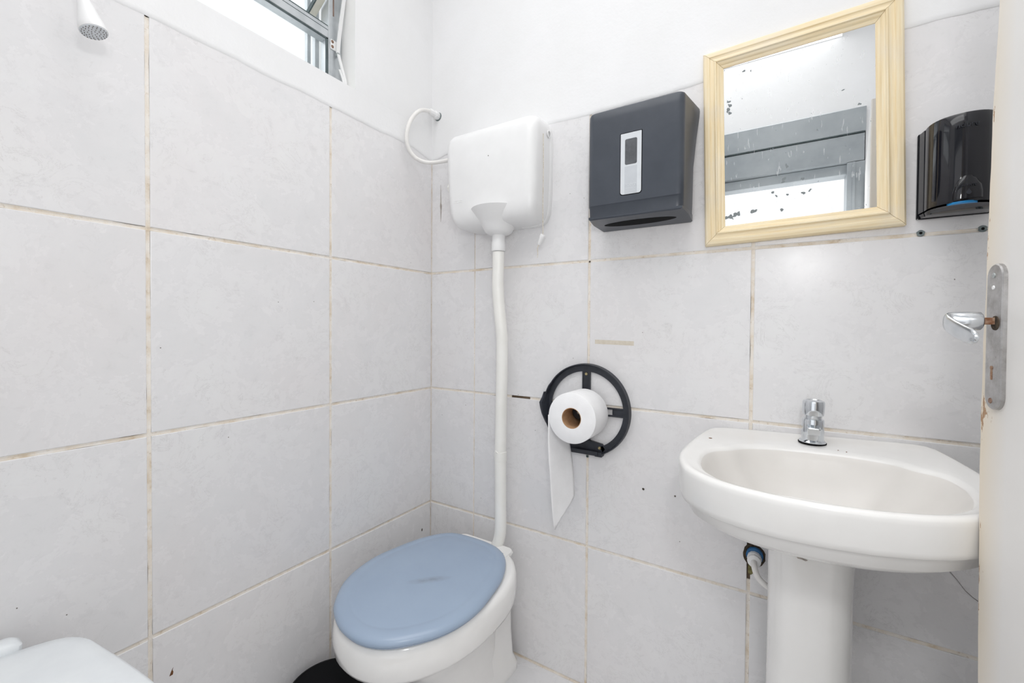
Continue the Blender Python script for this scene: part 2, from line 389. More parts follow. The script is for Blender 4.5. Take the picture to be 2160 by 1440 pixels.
def grout_strip(bm, L, gaps, fn, seed, hw=J/2):
    """bar of grout L long with ragged edges; fn(s, off, depth) -> world point; gaps = list of (a, b) to leave open"""
    n = max(2, int(L/0.012)); ring = []; runs = []
    for i in range(n+1):
        s = L*i/n
        if any(a < s < b for a, b in gaps):
            if len(ring) > 1: runs.append(ring)
            ring = []; continue
        e1 = hw - 0.0012*max(0, noise.noise(Vector((s*14, seed, 0.3)))*2.2-0.35) ; e2 = hw - 0.0010*max(0, noise.noise(Vector((s*19, seed, 9.3)))*2.2-0.5)
        dz = 0.0004*noise.noise(Vector((s*40, seed, 5)))
        ring.append([fn(s, -e1, 0.006), fn(s, -e1, 0.0016+dz), fn(s, 0, 0.0022+dz), fn(s, e2, 0.0016+dz), fn(s, e2, 0.006)])
    if len(ring) > 1: runs.append(ring)
    for r_ in runs: loft(bm, r_)
bmL, bmB = bmesh.new(), bmesh.new()
for q, z in enumerate(rows[:4]):
    grout_strip(bmL, 1.30, [], lambda s, o, d, z=z: (-d, -s, z-o), 10+q)
    gp = {2: [(0.372, 0.425)]}.get(q, [])
    grout_strip(bmB, 1.60, gp, lambda s, o, d, z=z: (s, d, z-o), 20+q)
for q, y in enumerate([0.0, -0.433, -0.867, -1.30]): grout_strip(bmL, HT, [], lambda s, o, d, y=y: (-d, y+o, s), 30+q, J/2 if q else 0.0022)
for q, x in enumerate([0.0, 0.2045, 0.6355, 1.0690, 1.5025]):
    gp = [(0.475, 0.585)] if q == 3 else []
    grout_strip(bmB, HT, gp, lambda s, o, d, x=x: (x+o, d, s), 40+q, 0.0022 if q < 2 else J/2)
g = obj('grout', bmL, 'grout', wall_left); g['kind'] = 'stuff'
g = obj('grout', bmB, 'grout', wall_back); g['kind'] = 'stuff'

# floor
bm = bmesh.new(); box(bm, (-0.22, -2.6, -0.20), (1.80, 0.20, -0.009)); floor = struct('floor', bm, 'recess')
xs = [0.0, 0.27, 0.704, 1.138, 1.572, 1.60]; ys = [0.0, -0.40, -0.834, -1.268, -1.30]
for i in range(4):
    for j in range(3): tile(floor, xs[i], xs[i+1], ys[j+1], ys[j], 'floor')
bm = bmesh.new()
for q, x in enumerate(xs[:5]): grout_strip(bm, 1.30, [], lambda s, o, d, x=x: (x+o, -s, -d), 60+q)
for q, y in enumerate(ys[:4]): grout_strip(bm, 1.60, [], lambda s, o, d, y=y: (s, y+o, -d), 70+q)
g = obj('grout', bm, 'grout', floor); g['kind'] = 'stuff'

# ceiling, right wall, front wall with the doorway
bm = bmesh.new(); box(bm, (-0.22, -1.42, TOPC), (1.80, 0.20, TOPC+0.1)); struct('ceiling', bm, 'paint')
bm = bmesh.new(); box(bm, (XR, -1.42, -0.009), (XR+0.15, 0.009, TOPC)); struct('wall_right', bm, 'paint')
DX0, DX1, DZ = 0.62, 1.377, 1.823
bm = bmesh.new(); box(bm, (0.0, YF-0.12, -0.009), (DX0-0.066, YF, TOPC)); box(bm, (1.443, YF-0.12, -0.009), (XR, YF, TOPC)); box(bm, (DX0-0.066, YF-0.12, 2.11), (1.443, YF, TOPC))
struct('wall_front', bm, 'paint')
# metal door frame: two stacked head rails with a groove, an inner lip and two jambs
bm = bmesh.new(); box(bm, (DX0-0.066, YF-0.10, 2.000), (1.443, YF+0.012, 2.11), 0.002); fr = struct('door_frame', bm, 'steel_frame')
fr.name = 'trim_1'
bm = bmesh.new(); box(bm, (DX0-0.066, YF-0.10, 1.870), (1.440, YF+0.006, 1.994), 0.003); obj('head_rail', bm, 'steel_frame', fr)
bm = bmesh.new(); box(bm, (DX0, YF-0.10, DZ), (1.400, YF-0.02, 1.869), 0.003); obj('head_lip', bm, 'steel_frame', fr)
bm = bmesh.new(); box(bm, (DX1, YF-0.10, 0.0), (1.443, YF+0.004, 1.869), 0.003); box(bm, (DX1+0.02, YF-0.001, 0.0), (DX1+0.03, YF+0.008, 1.868)); obj('jamb', bm, 'steel_frame', fr)
bm = bmesh.new(); box(bm, (DX0-0.066, YF-0.10, 0.0), (DX0, YF+0.004, 1.869), 0.003); obj('jamb', bm, 'steel_frame', fr)
bm = bmesh.new(); box(bm, (DX0-0.06, YF+0.004, 1.996), (1.438, YF+0.010, 1.999)); obj('seal', bm, 'dark_seal', fr)

# ------------------------------------------------------------------ door leaf
bm = bmesh.new()
D0, D1, DE, DH = 1.350, 1.385, -0.448, -1.270
n = 90; rings = []; LEAN = [(0.0, -0.008), (0.65, -0.005), (0.92, 0.003), (1.0, 0.003), (1.18, -0.003), (1.37, -0.009), (1.5, -0.0185), (1.81, -0.034)]
for i in range(n+1):
    z = 0.012 + (1.80-0.012)*i/n
    lean = 0.0
    for (za, ea), (zb, eb) in zip(LEAN, LEAN[1:]):
        if za <= z <= zb: lean = ea + (eb-ea)*(z-za)/(zb-za)
    e = lean + 0.0022*noise.noise(Vector((z*17, 1.1, 0))) + 0.0016*noise.noise(Vector((z*60, 4.1, 0))) - 0.004*max(0, 1-abs(z-0.96)/0.05)*0.5
    rings.append([(D0, DH, z), (D0, -0.62, z), (D0, DE-0.016+e, z), (D0+0.0003, DE-0.003+e, z), (D0+0.003, DE+e, z), (D1-0.002, DE+lean, z), (D1, DE-0.002+lean, z), (D1, DH, z)])
loft(bm, rings); door = struct('door_1', bm, 'door', 40)
# handle plate
pz0, pz1, py0, py1 = 1.008, 1.184, -0.4905, -0.4575
bm = bmesh.new()
def stad(inset, x, cy=(py0+py1)/2, hw=(py1-py0)/2):
    h = hw-inset; pts = []
    for k in range(13): a = PI*k/12; pts.append((x, cy + h*math.cos(a), pz1-hw + h*math.sin(a)))
    for k in range(13): a = PI + PI*k/12; pts.append((x, cy + h*math.cos(a), pz0+hw + h*math.sin(a)))
    return pts
loft(bm, [stad(0, D0), stad(0, D0-0.0038), stad(0.0012, D0-0.0052), stad(0.003, D0-0.0055)]); plate = obj('handle_plate', bm, 'worn_chrome', door, 30)
bm = bmesh.new(); loft(bm, [[(x, y-0.004*(k), z) for x, y, z in stad(-0.0015, D0-0.0002*(1-k))] for k in (0, 1)]); obj('paint_ridge', bm, 'door', plate, 30)
def disc(name, x, y, z, r, mat, par, th=0.0008, axis='x'):
    bm = bmesh.new(); lathe(bm, [(r*0.2, -th), (r*0.85, -th), (r, -th*0.3), (r, 0.0005)], (x, y, z), 'x', 16); return obj(name, bm, mat, par, 40)
disc('screw', D0-0.0056, -0.4735, 1.170, 0.0034, 'screw_steel', plate); disc('screw', D0-0.0056, -0.4720, 1.0185, 0.0034, 'brown_screw', plate)
disc('screw', D0-0.0056, -0.4735, 1.1555, 0.0026, 'white_plastic', plate)
bm = bmesh.new(); lathe(bm, [(0.002, -0.0006), (0.0085, -0.0006), (0.0088, 0.0005)], (D0-0.0056, -0.4790, 1.1125), 'x', 24); obj('spindle_hole', bm, 'dirt_dark', plate)
bm = bmesh.new(); box(bm, (D0-0.0061, -0.4748, 1.044), (D0-0.005, -0.4712, 1.058), 0.0004); lathe(bm, [(0.001, -0.0007), (0.0024, -0.0006), (0.0024, 0.0004)], (D0-0.0056, -0.4730, 1.0585), 'x', 12); obj('keyhole', bm, 'rust', plate)
# lever
HZ = 1.1115
bm = bmesh.new(); box(bm, (1.325, -0.4820, HZ-0.0042), (1.351, -0.4738, HZ+0.0042), 0.0006); obj('spindle', bm, 'rust', door, None, (0, -0.0085, 0))
def ell(cx, cy, cz, a, b, ax, n=20):
    # ellipse in plane perpendicular to direction angle ax (in xy), a horizontal half size, b vertical half size
    sx, sy = -math.sin(ax), math.cos(ax)
    return [(cx + a*math.cos(2*PI*k/n)*sx, cy + a*math.cos(2*PI*k/n)*sy, cz + b*math.sin(2*PI*k/n)) for k in range(n)]
bm = bmesh.new(); rings = []
ys_ = -0.4778
path = [(1.3335, ys_, HZ, 0.0085, 0.0095), (1.3320, ys_, HZ, 0.0098, 0.0112), (1.3220, ys_, HZ, 0.0098, 0.0112), (1.3130, ys_+0.0008, HZ, 0.0078, 0.0110), (1.3070, ys_+0.0008, HZ+.0003, 0.0056, 0.0106), (1.3030, ys_-0.001, HZ, 0.0042, 0.0104),
        (1.3000, ys_-0.006, HZ-0.0015, 0.0036, 0.0106), (1.2995, ys_-0.015, HZ-0.005, 0.0036, 0.0106), (1.3000, ys_-0.032, HZ-0.0105, 0.0036, 0.0103), (1.3010, ys_-0.050, HZ-0.0155, 0.0036, 0.0098), (1.3020, ys_-0.062, HZ-0.0180, 0.0036, 0.0088), (1.3023, ys_-0.068, HZ-0.0188, 0.0032, 0.0066), (1.3024, ys_-0.071, HZ-0.0190, 0.0022, 0.0034)]
for i, (x, y, z, a, b) in enumerate(path):
    x0, y0 = path[max(i-1, 0)][:2]; x1, y1 = path[min(i+1, len(path)-1)][:2]
    rings.append([Vector(p) for p in ell(x, y, z, a, b, math.atan2(y1-y0, x1-x0))])
loft(bm, rings); obj('lever', bm, 'lever_chrome', door, 60, (0, -0.0085, 0)); plate.location = (0, -0.0112, -0.0035)
door.matrix_world = Matrix.Translation((D0, DE, 0)) @ Matrix.Rotation(R(6.2), 4, 'Z') @ Matrix.Translation((-D0, -DE, 0))

# ------------------------------------------------------------------ window
win = structure('window_1'); FX = -0.062
def wbar(name, a, b, mat='aluminium', bev=0.0015, par=win):
    bm = bmesh.new(); box(bm, a, b, bev); return obj(name, bm, mat, par)
wbar('jamb', (-0.10, -0.397, WZ0-0.002), (FX, WY1-0.0005, WZ1)); wbar('jamb', (-0.10, WY0+0.001, WZ0-0.002), (FX, WY0+0.045, WZ1))
wbar('head_rail', (-0.10, WY0+0.045, WZ1-0.04), (FX, -0.397, WZ1)); wbar('sill_rail', (-0.10, WY0+0.045, WZ0-0.002), (FX, -0.397, WZ0+0.022))
mid = wbar('middle_rail', (-0.10, WY0+0.045, 1.984), (FX, -0.397, 2.019))
wbar('groove', (FX-0.001, WY0+0.05, 2.007), (FX+0.0006, -0.399, 2.0083), 'dark_seal', 0, mid)
wbar('seal', (FX-0.006, WY0+0.05, 1.980), (FX-0.001, -0.398, 1.985), 'dark_seal', 0.0005); wbar('seal', (FX-0.006, -0.404, WZ0+0.02), (FX-0.001, -0.397, 1.985), 'dark_seal', 0.0005)
bm = bmesh.new(); box(bm, (-0.084, WY0+0.045, WZ0+0.02), (-0.080, -0.400, 1.987)); obj('pane', bm, 'glass', win)
# two centre-hung louvre sashes tilted outwards at the bottom
SH = 0.078
for H in (2.098, 2.275):
    sash = bpy.data.objects.new('tilted_sash', None); COL.objects.link(sash); sash.parent = win; sash.location = (-0.081, 0, H); sash.rotation_euler = (0, R(56), 0)
    bm = bmesh.new(); box(bm, (-0.006, -0.424, -SH), (0.006, -0.402, SH), 0.001); obj('stile', bm, 'cream_metal', sash)
    bm = bmesh.new(); box(bm, (-0.006, WY0+0.05, -SH), (0.006, WY0+0.072, SH), 0.001); obj('stile', bm, 'cream_metal', sash)
    for za, zb in ((-SH, -SH+0.014), (SH-0.014, SH)):
        bm = bmesh.new(); box(bm, (-0.006, WY0+0.072, za), (0.006, -0.424, zb), 0.001); obj('rail', bm, 'aluminium', sash)
    bm = bmesh.new(); box(bm, (-0.002, WY0+0.072, -SH+0.014), (0.002, -0.424, SH-0.014)); obj('pane', bm, 'glass', sash)
    bm = bmesh.new(); box(bm, (-0.0065, -0.4275, -SH+0.012), (0.007, -0.424, SH-0.012)); obj('seal', bm, 'dark_seal', sash)
wbar('seal', (FX-0.008, WY0+0.05, 2.019), (FX-0.002, -0.398, 2.0235), 'dark_seal', 0.0005)
# slotted guide on the jamb, screws, pivot and bent operating arm
wbar('guide_slot', (FX-0.0005, -0.382, 2.06), (FX+0.0012, -0.378, 2.30), 'brown_slot', 0.0005)
bm = bmesh.new(); box(bm, (FX, -0.392, 1.955), (FX+0.004, -0.366, 1.985), 0.002); brk = obj('hinge_bracket', bm, 'white_plastic', win)
for (y, z) in ((-0.386, 1.978), (-0.386, 1.963)):
    bm = bmesh.new(); lathe(bm, [(0.001, 0.0015), (0.0038, 0.0015), (0.0048, 0)], (FX+0.004, y, z), 'x', 14); obj('screw', bm, 'brown_screw', brk)
bm = bmesh.new(); lathe(bm, [(0.002, 0.006), (0.006, 0.006), (0.007, 0)], (FX+0.006, -0.371, 1.944), 'x', 18); obj('pivot', bm, 'screw_steel', brk, 40)
bm = bmesh.new()
def strip(bm, pts, w, th):
    rings = []
    for i, p in enumerate(pts):
        p = Vector(p); t = (Vector(pts[min(i+1, len(pts)-1)])-Vector(pts[max(i-1, 0)])).normalized(); s = t.cross(Vector((1, 0, 0))).normalized()
        rings.append([p+s*w+Vector((th, 0, 0)), p-s*w+Vector((th, 0, 0)), p-s*w, p+s*w])
    loft(bm, rings)
strip(bm, [(-0.040, -0.3585, 2.24), (-0.040, -0.359, 2.12), (-0.045, -0.366, 2.05), (-0.052, -0.369, 1.99), (-0.055, -0.371, 1.944)], 0.0055, 0.004)
strip(bm, [(-0.052, -0.371, 1.944), (-0.044, -0.363, 1.90), (-0.036, -0.3575, 1.862), (-0.036, -0.3560, 1.845)], 0.0045, 0.004)
strip(bm, [(-0.044, -0.372, 1.895), (-0.038, -0.366, 1.870), (-0.034, -0.360, 1.838)], 0.003, 0.003)
obj('operating_arm', bm, 'white_plastic', win)
# outer shutter track lines seen through the pane
for q, (a, b) in enumerate(((-0.398, -0.386), (-0.371, -0.357))):
    wbar('outer_track', (-0.165, a-0.012, WZ0), (-0.150, b-0.012, WZ1), 'aluminium', 0.001)

# ------------------------------------------------------------------ toilet
CX = 0.312
toilet = thing('toilet', 'white ceramic toilet with closed blue-grey lid in the room corner', 'toilet', (CX, -0.28, 0))
toff = Vector((CX, -0.28, 0))
N = 72
def egg(hw, yb, yf, z, flat=2.0, fr=2.0, dx=0.0, skew=0.0, backw=1.0):
    """egg outline: half width hw, back y yb, front y yf (world), centre of widest ~ 45% from the back; local to toilet"""
    ym = yb + (yf-yb)*0.47; pts = []
    for k in range(N):
        a = 2*PI*k/N; c, s = math.cos(a), math.sin(a)
        if s >= 0: e = flat; ry = yb-ym
        else: e = fr; ry = ym-yf
        x = hw*math.copysign(abs(c)**(2/e), c); y = ym + ry*math.copysign(abs(s)**(2/e), s)
        if s >= 0: x *= 1-(1-backw)*(abs(s)**1.5)
        pts.append(Vector((x + dx + skew*(y-ym), y, z)) - Vector((0, toff.y, 0)))
    return pts
bm = bmesh.new()
R_ = [egg(0.108, -0.085, -0.375, 0.0, 3.0, 2.4), egg(0.108, -0.083, -0.378, 0.022, 3.0, 2.4), egg(0.100, -0.085, -0.372, 0.034, 3.0, 2.4), egg(0.092, -0.085, -0.372, 0.09, 3, 2.3), egg(0.092, -0.082, -0.400, 0.16, 3, 2.2),
      egg(0.108, -0.078, -0.460, 0.22, 3, 2.2), egg(0.145, -0.074, -0.535, 0.265, 2.8, 2.1), egg(0.176, -0.072, -0.580, 0.292, 2.6, 2.1), egg(0.186, -0.070, -0.593, 0.299, 2.5, 2.1), egg(0.193, -0.070, -0.601, 0.303, 2.5, 2.1), egg(0.199, -0.068, -0.609, 0.316, 2.4, 2.1), egg(0.202, -0.066, -0.613, 0.345, 2.4, 2.1), egg(0.200, -0.066, -0.610, 0.372, 2.4, 2.1), egg(0.195, -0.068, -0.604, 0.384, 2.4, 2.1), egg(0.185, -0.075, -0.593, 0.389, 2.4, 2.1), egg(0.12, -0.13, -0.50, 0.390, 2.2, 2.0)]
loft(bm, R_); obj('bowl', bm, 'ceramic', toilet, 50)
# rear column and shelf behind the lid
bm = bmesh.new()
def rrect(cx, cy, hx, hy, r, z, n=6):
    pts = []
    for (sx, sy, a0) in ((1, 1, 0), (-1, 1, 90), (-1, -1, 180), (1, -1, 270)):
        for k in range(n+1):
            a = R(a0 + 90*k/n); pts.append(Vector((cx + sx*(hx-r) + r*math.cos(a), cy + sy*(hy-r) + r*math.sin(a), z)))
    return pts
ty = -toff.y
for (hx, y0, y1, z0_, z1_, rr_) in ():
    pass
loft(bm, [rrect(0, ty-0.125, 0.110, 0.095, 0.03, 0.0), rrect(0, ty-0.125, 0.110, 0.095, 0.03, 0.02), rrect(0, ty-0.120, 0.096, 0.085, 0.03, 0.045), rrect(0, ty-0.115, 0.086, 0.085, 0.03, 0.12), rrect(0, ty-0.11, 0.082, 0.085, 0.03, 0.24), rrect(0, ty-0.11, 0.082, 0.080, 0.03, 0.275), rrect(0, ty-0.11, 0.076, 0.070, 0.03, 0.29)])
obj('base', bm, 'ceramic', toilet, 50)
bm = bmesh.new()
loft(bm, [rrect(0.0, ty-0.130, 0.080, 0.055, 0.02, 0.27), rrect(0.0, ty-0.130, 0.085, 0.060, 0.02, 0.345), rrect(0.0, ty-0.130, 0.102, 0.066, 0.022, 0.372), rrect(0.0, ty-0.130, 0.107, 0.069, 0.022, 0.385), rrect(0.0, ty-0.130, 0.104, 0.066, 0.022, 0.391)])
obj('rear_shelf', bm, 'ceramic', toilet, 50)
# seat and lid
LID = [(0.170, -0.140), (0.216, -0.107), (0.300, -0.099), (0.376, -0.108), (0.425, -0.136), (0.458, -0.180), (0.482, -0.233), (0.496, -0.289), (0.5085, -0.380), (0.498, -0.459), (0.468, -0.523), (0.415, -0.583), (0.353, -0.610), (0.2845, -0.607), (0.225, -0.583), (0.179, -0.5485), (0.125, -0.4735), (0.103, -0.374), (0.112, -0.290), (0.134, -0.206)]
def eggL(s_, z, ins=0.0):
    n = len(LID); P_ = [Vector((x, y, 0)) for x, y in LID]; out = []
    for i in range(n):
        for j in range(5):
            t = j/5; a, b, c, d = P_[(i-1) % n], P_[i], P_[(i+1) % n], P_[(i+2) % n]
            out.append(0.5*((2*b) + (c-a)*t + (2*a-5*b+4*c-d)*t*t + (3*b-a-3*c+d)*t**3))
    res = []; m = len(out)
    for i, p in enumerate(out):
        t = (out[(i+2) % m] - out[i-2]).normalized(); nrm = Vector((t.y, -t.x, 0)); cc = Vector((0.306, -0.37, 0))
        if (cc-p).dot(nrm) < 0: nrm = -nrm
        q = p + nrm*min(ins, 0.045) + (cc-p).normalized()*max(0, ins-0.045); res.append(Vector((q.x-toff.x, q.y-toff.y, z)))
    return res
bm = bmesh.new(); loft(bm, [eggL(1, 0.3895, 0.012), eggL(1, 0.391, 0.006), eggL(1, 0.394, 0.004), eggL(1, 0.3965, 0.006)]); obj('seat', bm, 'lid', toilet, 50)
bm = bmesh.new()
loft(bm, [eggL(1, 0.3975, 0.008), eggL(1, 0.3978, 0.001), eggL(1, 0.401, 0.0), eggL(1, 0.406, 0.0015), eggL(1, 0.411, 0.006), eggL(1, 0.4145, 0.013), eggL(1, 0.4165, 0.024), eggL(1, 0.4170, 0.034), eggL(1, 0.4161, 0.0375), eggL(1, 0.4170, 0.041), eggL(1, 0.4180, 0.07), eggL(1, 0.4190, 0.11), eggL(1, 0.4194, 0.16)])
obj('lid', bm, 'lid', toilet, 50)
for sx in (-0.075, 0.078):
    bm = bmesh.new(); box(bm, (sx-0.016, ty-0.135, 0.388), (sx+0.016, ty-0.112, 0.398), 0.002); obj('hinge', bm, 'lid', toilet)

# ------------------------------------------------------------------ black bin behind the toilet
bm = bmesh.new()
bin_ = thing('waste_bin', 'round black plastic bin standing between toilet and left wall', 'bin', (0.130, -0.530, 0.0))
lathe(bm, [(0.080, 0), (0.086, 0.004), (0.100, 0.138), (0.103, 0.140), (0.103, 0.148), (0.100, 0.150), (0.097, 0.149), (0.084, 0.02)], (0, 0, 0), 'z', 48, True, True); obj('body', bm, 'bin_black', bin_, 40)
bm = bmesh.new(); lathe(bm, [(0.0955, 0.1495), (0.08, 0.146), (0.04, 0.142), (0.004, 0.143)], (0, 0, 0), 'z', 48, True, True); obj('bin_liner', bm, 'slot_black', bin_, 40)

# ------------------------------------------------------------------ cistern
cis = thing('cistern', 'white plastic high-level cistern with rounded front beside the room corner', 'cistern', (0.333, 0, 1.40))
def csec(x0, x1, d, z, r, n=8):
    pts = [Vector((x0, 0.0, z)), Vector((x0, -d*0.25, z))]
    for k in range(n+1): a = PI + (PI/2)*k/n; pts.append(Vector((x0+r + r*math.cos(a), -d+r + r*math.sin(a), z)))
    for k in range(n+1): a = 1.5*PI + (PI/2)*k/n; pts.append(Vector((x1-r + r*math.cos(a), -d+r + r*math.sin(a), z)))
    pts += [Vector((x1, -d*0.25, z)), Vector((x1, 0.0, z))]
    return [p - Vector((0.333, 0, 1.40)) for p in pts]
bm = bmesh.new()
S = [(0.245, 0.448, 0.050, 1.424, 0.02), (0.216, 0.474, 0.080, 1.427, 0.028), (0.200, 0.488, 0.098, 1.433, 0.030), (0.190, 0.496, 0.109, 1.444, 0.030), (0.182, 0.502, 0.115, 1.460, 0.030), (0.176, 0.505, 0.118, 1.485, 0.030), (0.170, 0.507, 0.1185, 1.54, 0.030), (0.164, 0.508, 0.118, 1.62, 0.030), (0.159, 0.508, 0.116, 1.690, 0.030), (0.159, 0.508, 0.113, 1.712, 0.030),
     (0.162, 0.505, 0.108, 1.726, 0.030), (0.168, 0.499, 0.099, 1.737, 0.030), (0.180, 0.488, 0.084, 1.745, 0.028), (0.200, 0.468, 0.060, 1.7495, 0.022)]
S = [(x0, x1, d, z, min(r, d*0.45)) for x0, x1, d, z, r in S]
loft(bm, [csec(*s) for s in S]); obj('tank', bm, 'white_plastic', cis, 60)
bm = bmesh.new()
# wall flange along the right rear edge, with screw lug
rings = []
for (x1, z) in ((0.470, 1.4225), (0.493, 1.434), (0.505, 1.460), (0.5092, 1.52), (0.5098, 1.70), (0.5045, 1.728), (0.490, 1.744), (0.466, 1.751)):
    rings.append([Vector((x1-0.06, 0.0, z)), Vector((x1, 0.0, z)), Vector((x1+0.0005, -0.016, z)), Vector((x1-0.004, -0.021, z)), Vector((x1-0.06, -0.022, z))])
rings = [[p - Vector((0.333, 0, 1.40)) for p in r_] for r_ in rings]
loft(bm, rings); obj('flange', bm, 'white_plastic', cis, 50)
bm = bmesh.new(); lathe(bm, [(0.007, 0.0), (0.0115, 0.0), (0.0115, 0.0022), (0.0085, 0.003), (0.0085, 0.0005)], (0.1765, -0.030, 0.300), 'x', 24, False, False); obj('screw_lug', bm, 'white_plastic', cis, 40)
bm = bmesh.new(); c0 = (0.0125, -0.060, 0)
lathe(bm, [(0.090, 0.080), (0.076, 0.058), (0.063, 0.041), (0.054, 0.027), (0.048, 0.016), (0.0435, 0.008), (0.037, 0.003), (0.029, 0.000), (0.0205, -0.002)], c0, 'z', 44); obj('outlet_funnel', bm, 'white_plastic', cis, 60)
bm = bmesh.new(); lathe(bm, [(0.0210, 0.004), (0.0212, -0.022), (0.0226, -0.024), (0.0228, -0.052), (0.0205, -0.054)], c0, 'z', 40); obj('collar', bm, 'white_plastic', cis, 40)
bm = bmesh.new(); lathe(bm, [(0.006, -0.03), (0.017, -0.028), (0.019, -0.018), (0.020, 0.008), (0.012, 0.012)], (-0.168, -0.055, 0.185), 'x', 8); obj('side_knob', bm, 'cream_plastic', cis, 30)
bm = bmesh.new(); box(bm, (-0.001, -0.1195, 0), (0.001, -0.1175, 0.0006)); bm.free()
for (x, z) in ((0.3325, 1.628),):
    bm = bmesh.new(); lathe(bm, [(0.0005, 0.0008), (0.0014, 0.0005), (0.0016, -0.001)], (0.010, -0.1182, z+0.010-1.40), 'y', 10); obj('pin_mark', bm, 'speck', cis)
bm = bmesh.new()
for k in range(4): box(bm, (-0.125+k*0.0085, -0.1192, 0.1135), (-0.119+k*0.0085, -0.1175, 0.1165), 0.0004)
for k in range(4): box(bm, (-0.125+k*0.0085, -0.1192, 0.108), (-0.119+k*0.0085, -0.1175, 0.1105), 0.0004)
obj('embossed_mark', bm, 'white_plastic', cis)

pull = thing('pull_cord', 'thin flush cord with white plastic bob on the cistern right side', 'cord', (0.5100, -0.065, 1.688))
bm = bmesh.new(); tube(bm, [(0.0, -0.001, 0.0), (0.0008, 0, -0.10), (0.0, 0, -0.20), (0.0008, 0, -0.306)], 0.00085, 6); obj('cord', bm, 'string', pull)
bm = bmesh.new(); lathe(bm, [(0.003, 0.0), (0.0095, -0.001), (0.0100, -0.008), (0.0085, -0.013), (0.0060, -0.030), (0.0035, -0.034)], (0, 0, 0), 'z', 20)
bob = obj('bob', bm, 'white_plastic', pull, 40, (0.003, 0, -0.305)); bob.rotation_euler = (0, R(28), R(0))
bm = bmesh.new(); tube(bm, [(-0.013, 0, -0.335), (-0.018, 0, -0.345), (-0.0165, 0, -0.36), (-0.0175, 0, -0.374)], [0.0012, 0.001, 0.0008, 0.0004], 6); obj('cord_tail', bm, 'string', pull)

# flush pipe
pipe = thing('flush_pipe', 'white plastic flush pipe running down from cistern to toilet', 'pipe', (0.35, -0.05, 0.37))
po = Vector((0.35, -0.05, 0.37)); PR = 0.0192
bm = bmesh.new(); tube(bm, [p-po for p in spline([(0.3455, -0.060, 1.345), (0.345, -0.060, 1.29), (0.3425, -0.058, 1.235), (0.3465, -0.055, 1.16), (0.3535, -0.052, 1.09), (0.3555, -0.050, 1.03), (0.3535, -0.050, 0.85), (0.351, -0.050, 0.675)], 6)], PR, 24); obj('upper_tube', bm, 'cream_plastic', pipe, 40)
bm = bmesh.new(); tube(bm, [p-po for p in spline([(0.351, -0.050, 0.690), (0.3515, -0.050, 0.688), (0.3520, -0.050, 0.662), (0.3525, -0.051, 0.645), (0.3550, -0.053, 0.50), (0.3565, -0.055, 0.440), (0.3545, -0.060, 0.405), (0.3480, -0.069, 0.380), (0.341, -0.078, 0.365)], 4)],
                       [0.0206]*8+[0.0205, 0.0202, 0.0198, 0.0194]+[PR]*21, 24); obj('lower_tube', bm, 'cream_plastic', pipe, 40)
bm = bmesh.new(); box(bm, (0.013-0.0025, -0.018, 0.955), (0.013+0.0025, -0.016, 0.972), 0.0004); bm.free()

# supply hose and wall outlet
hose = thing('supply_hose', 'white looped supply hose from the painted wall into the cistern', 'hose', (0.03, 0, 1.885)); ho = Vector((0.03, 0, 1.885))
bm = bmesh.new(); tube(bm, [p-ho for p in spline([(0.0300, -0.004, 1.886), (0.0305, -0.030, 1.886), (0.0305, -0.055, 1.884), (0.030, -0.095, 1.868), (0.026, -0.128, 1.832), (0.022, -0.146, 1.790), (0.020, -0.150, 1.750), (0.022, -0.140, 1.716), (0.036, -0.118, 1.690), (0.065, -0.094, 1.678), (0.110, -0.073, 1.679), (0.166, -0.062, 1.683)], 8)], 0.0068, 16); obj('tube', bm, 'hose_plastic', hose, 60)
bm = bmesh.new(); lathe(bm, [(0.0125, 0.0), (0.0145, 0.004), (0.0145, 0.020), (0.0120, 0.022), (0.0120, 0.042), (0.0090, 0.047)], (0, 0, 0.001), 'y', 10); obj('nut', bm, 'white_plastic', hose, 30)
bm = bmesh.new(); lathe(bm, [(0.004, 0.0022), (0.0155, 0.0022), (0.0175, 0.0)], (0.002, 0, -0.001), 'y', 12); obj('wall_hole', bm, 'plug_grey', hose, 30)

# ------------------------------------------------------------------ paper towel dispenser
tw = thing('towel_dispenser', 'dark grey paper towel dispenser with silver window strip', 'dispenser', (0.80, 0, 1.385))
to = Vector((0.80, 0, 1.385))
def tsec(y, z, xl, xr): return (xl, y, z, xr)
# side profile (y, z) of the cover going round, lofted across x with rounded vertical front edges
def cover(y, zt, zb):
    pass
bm = bmesh.new()
def tring(z, d, yb_l, yb_r, xl_f, xr_f, xl_b, xr_b, r=0.017, n=8):
    pts = [Vector((xl_b, -yb_l, z))]
    for k in range(n+1): a = PI + (PI/2)*k/n; pts.append(Vector((xl_f+r + r*math.cos(a), -d+r + r*math.sin(a), z)))
    for k in range(n+1): a = 1.5*PI + (PI/2)*k/n; pts.append(Vector((xr_f-r + r*math.cos(a), -d+r + r*math.sin(a), z)))
    pts.append(Vector((xr_b, -yb_r, z)))
    return [p-to for p in pts]
T = [(1.400, .113, .022, .022, .676, .922, .672, .928), (1.426, .1165, .022, .022, .676, .923, .671, .929), (1.4300, .1195, .022, .022, .6755, .9235, .671, .929), (1.52, .1195, .022, .022, .6755, .924, .671, .930), (1.60, .1195, .010, .010, .6755, .924, .670, .935), (1.655, .1195, .002, .002, .6755, .9245, .668, .940), (1.672, .119, 0, 0, .6755, .9245, .668, .941), (1.679, .1165, 0, 0, .677, .923, .669, .940), (1.6825, .112, 0, 0, .680, .920, .672, .936), (1.684, .104, 0, 0, .686, .914, .678, .930)]
loft(bm, [tring(*q) for q in T]); obj('cover', bm, 'dark_plastic', tw, 30)
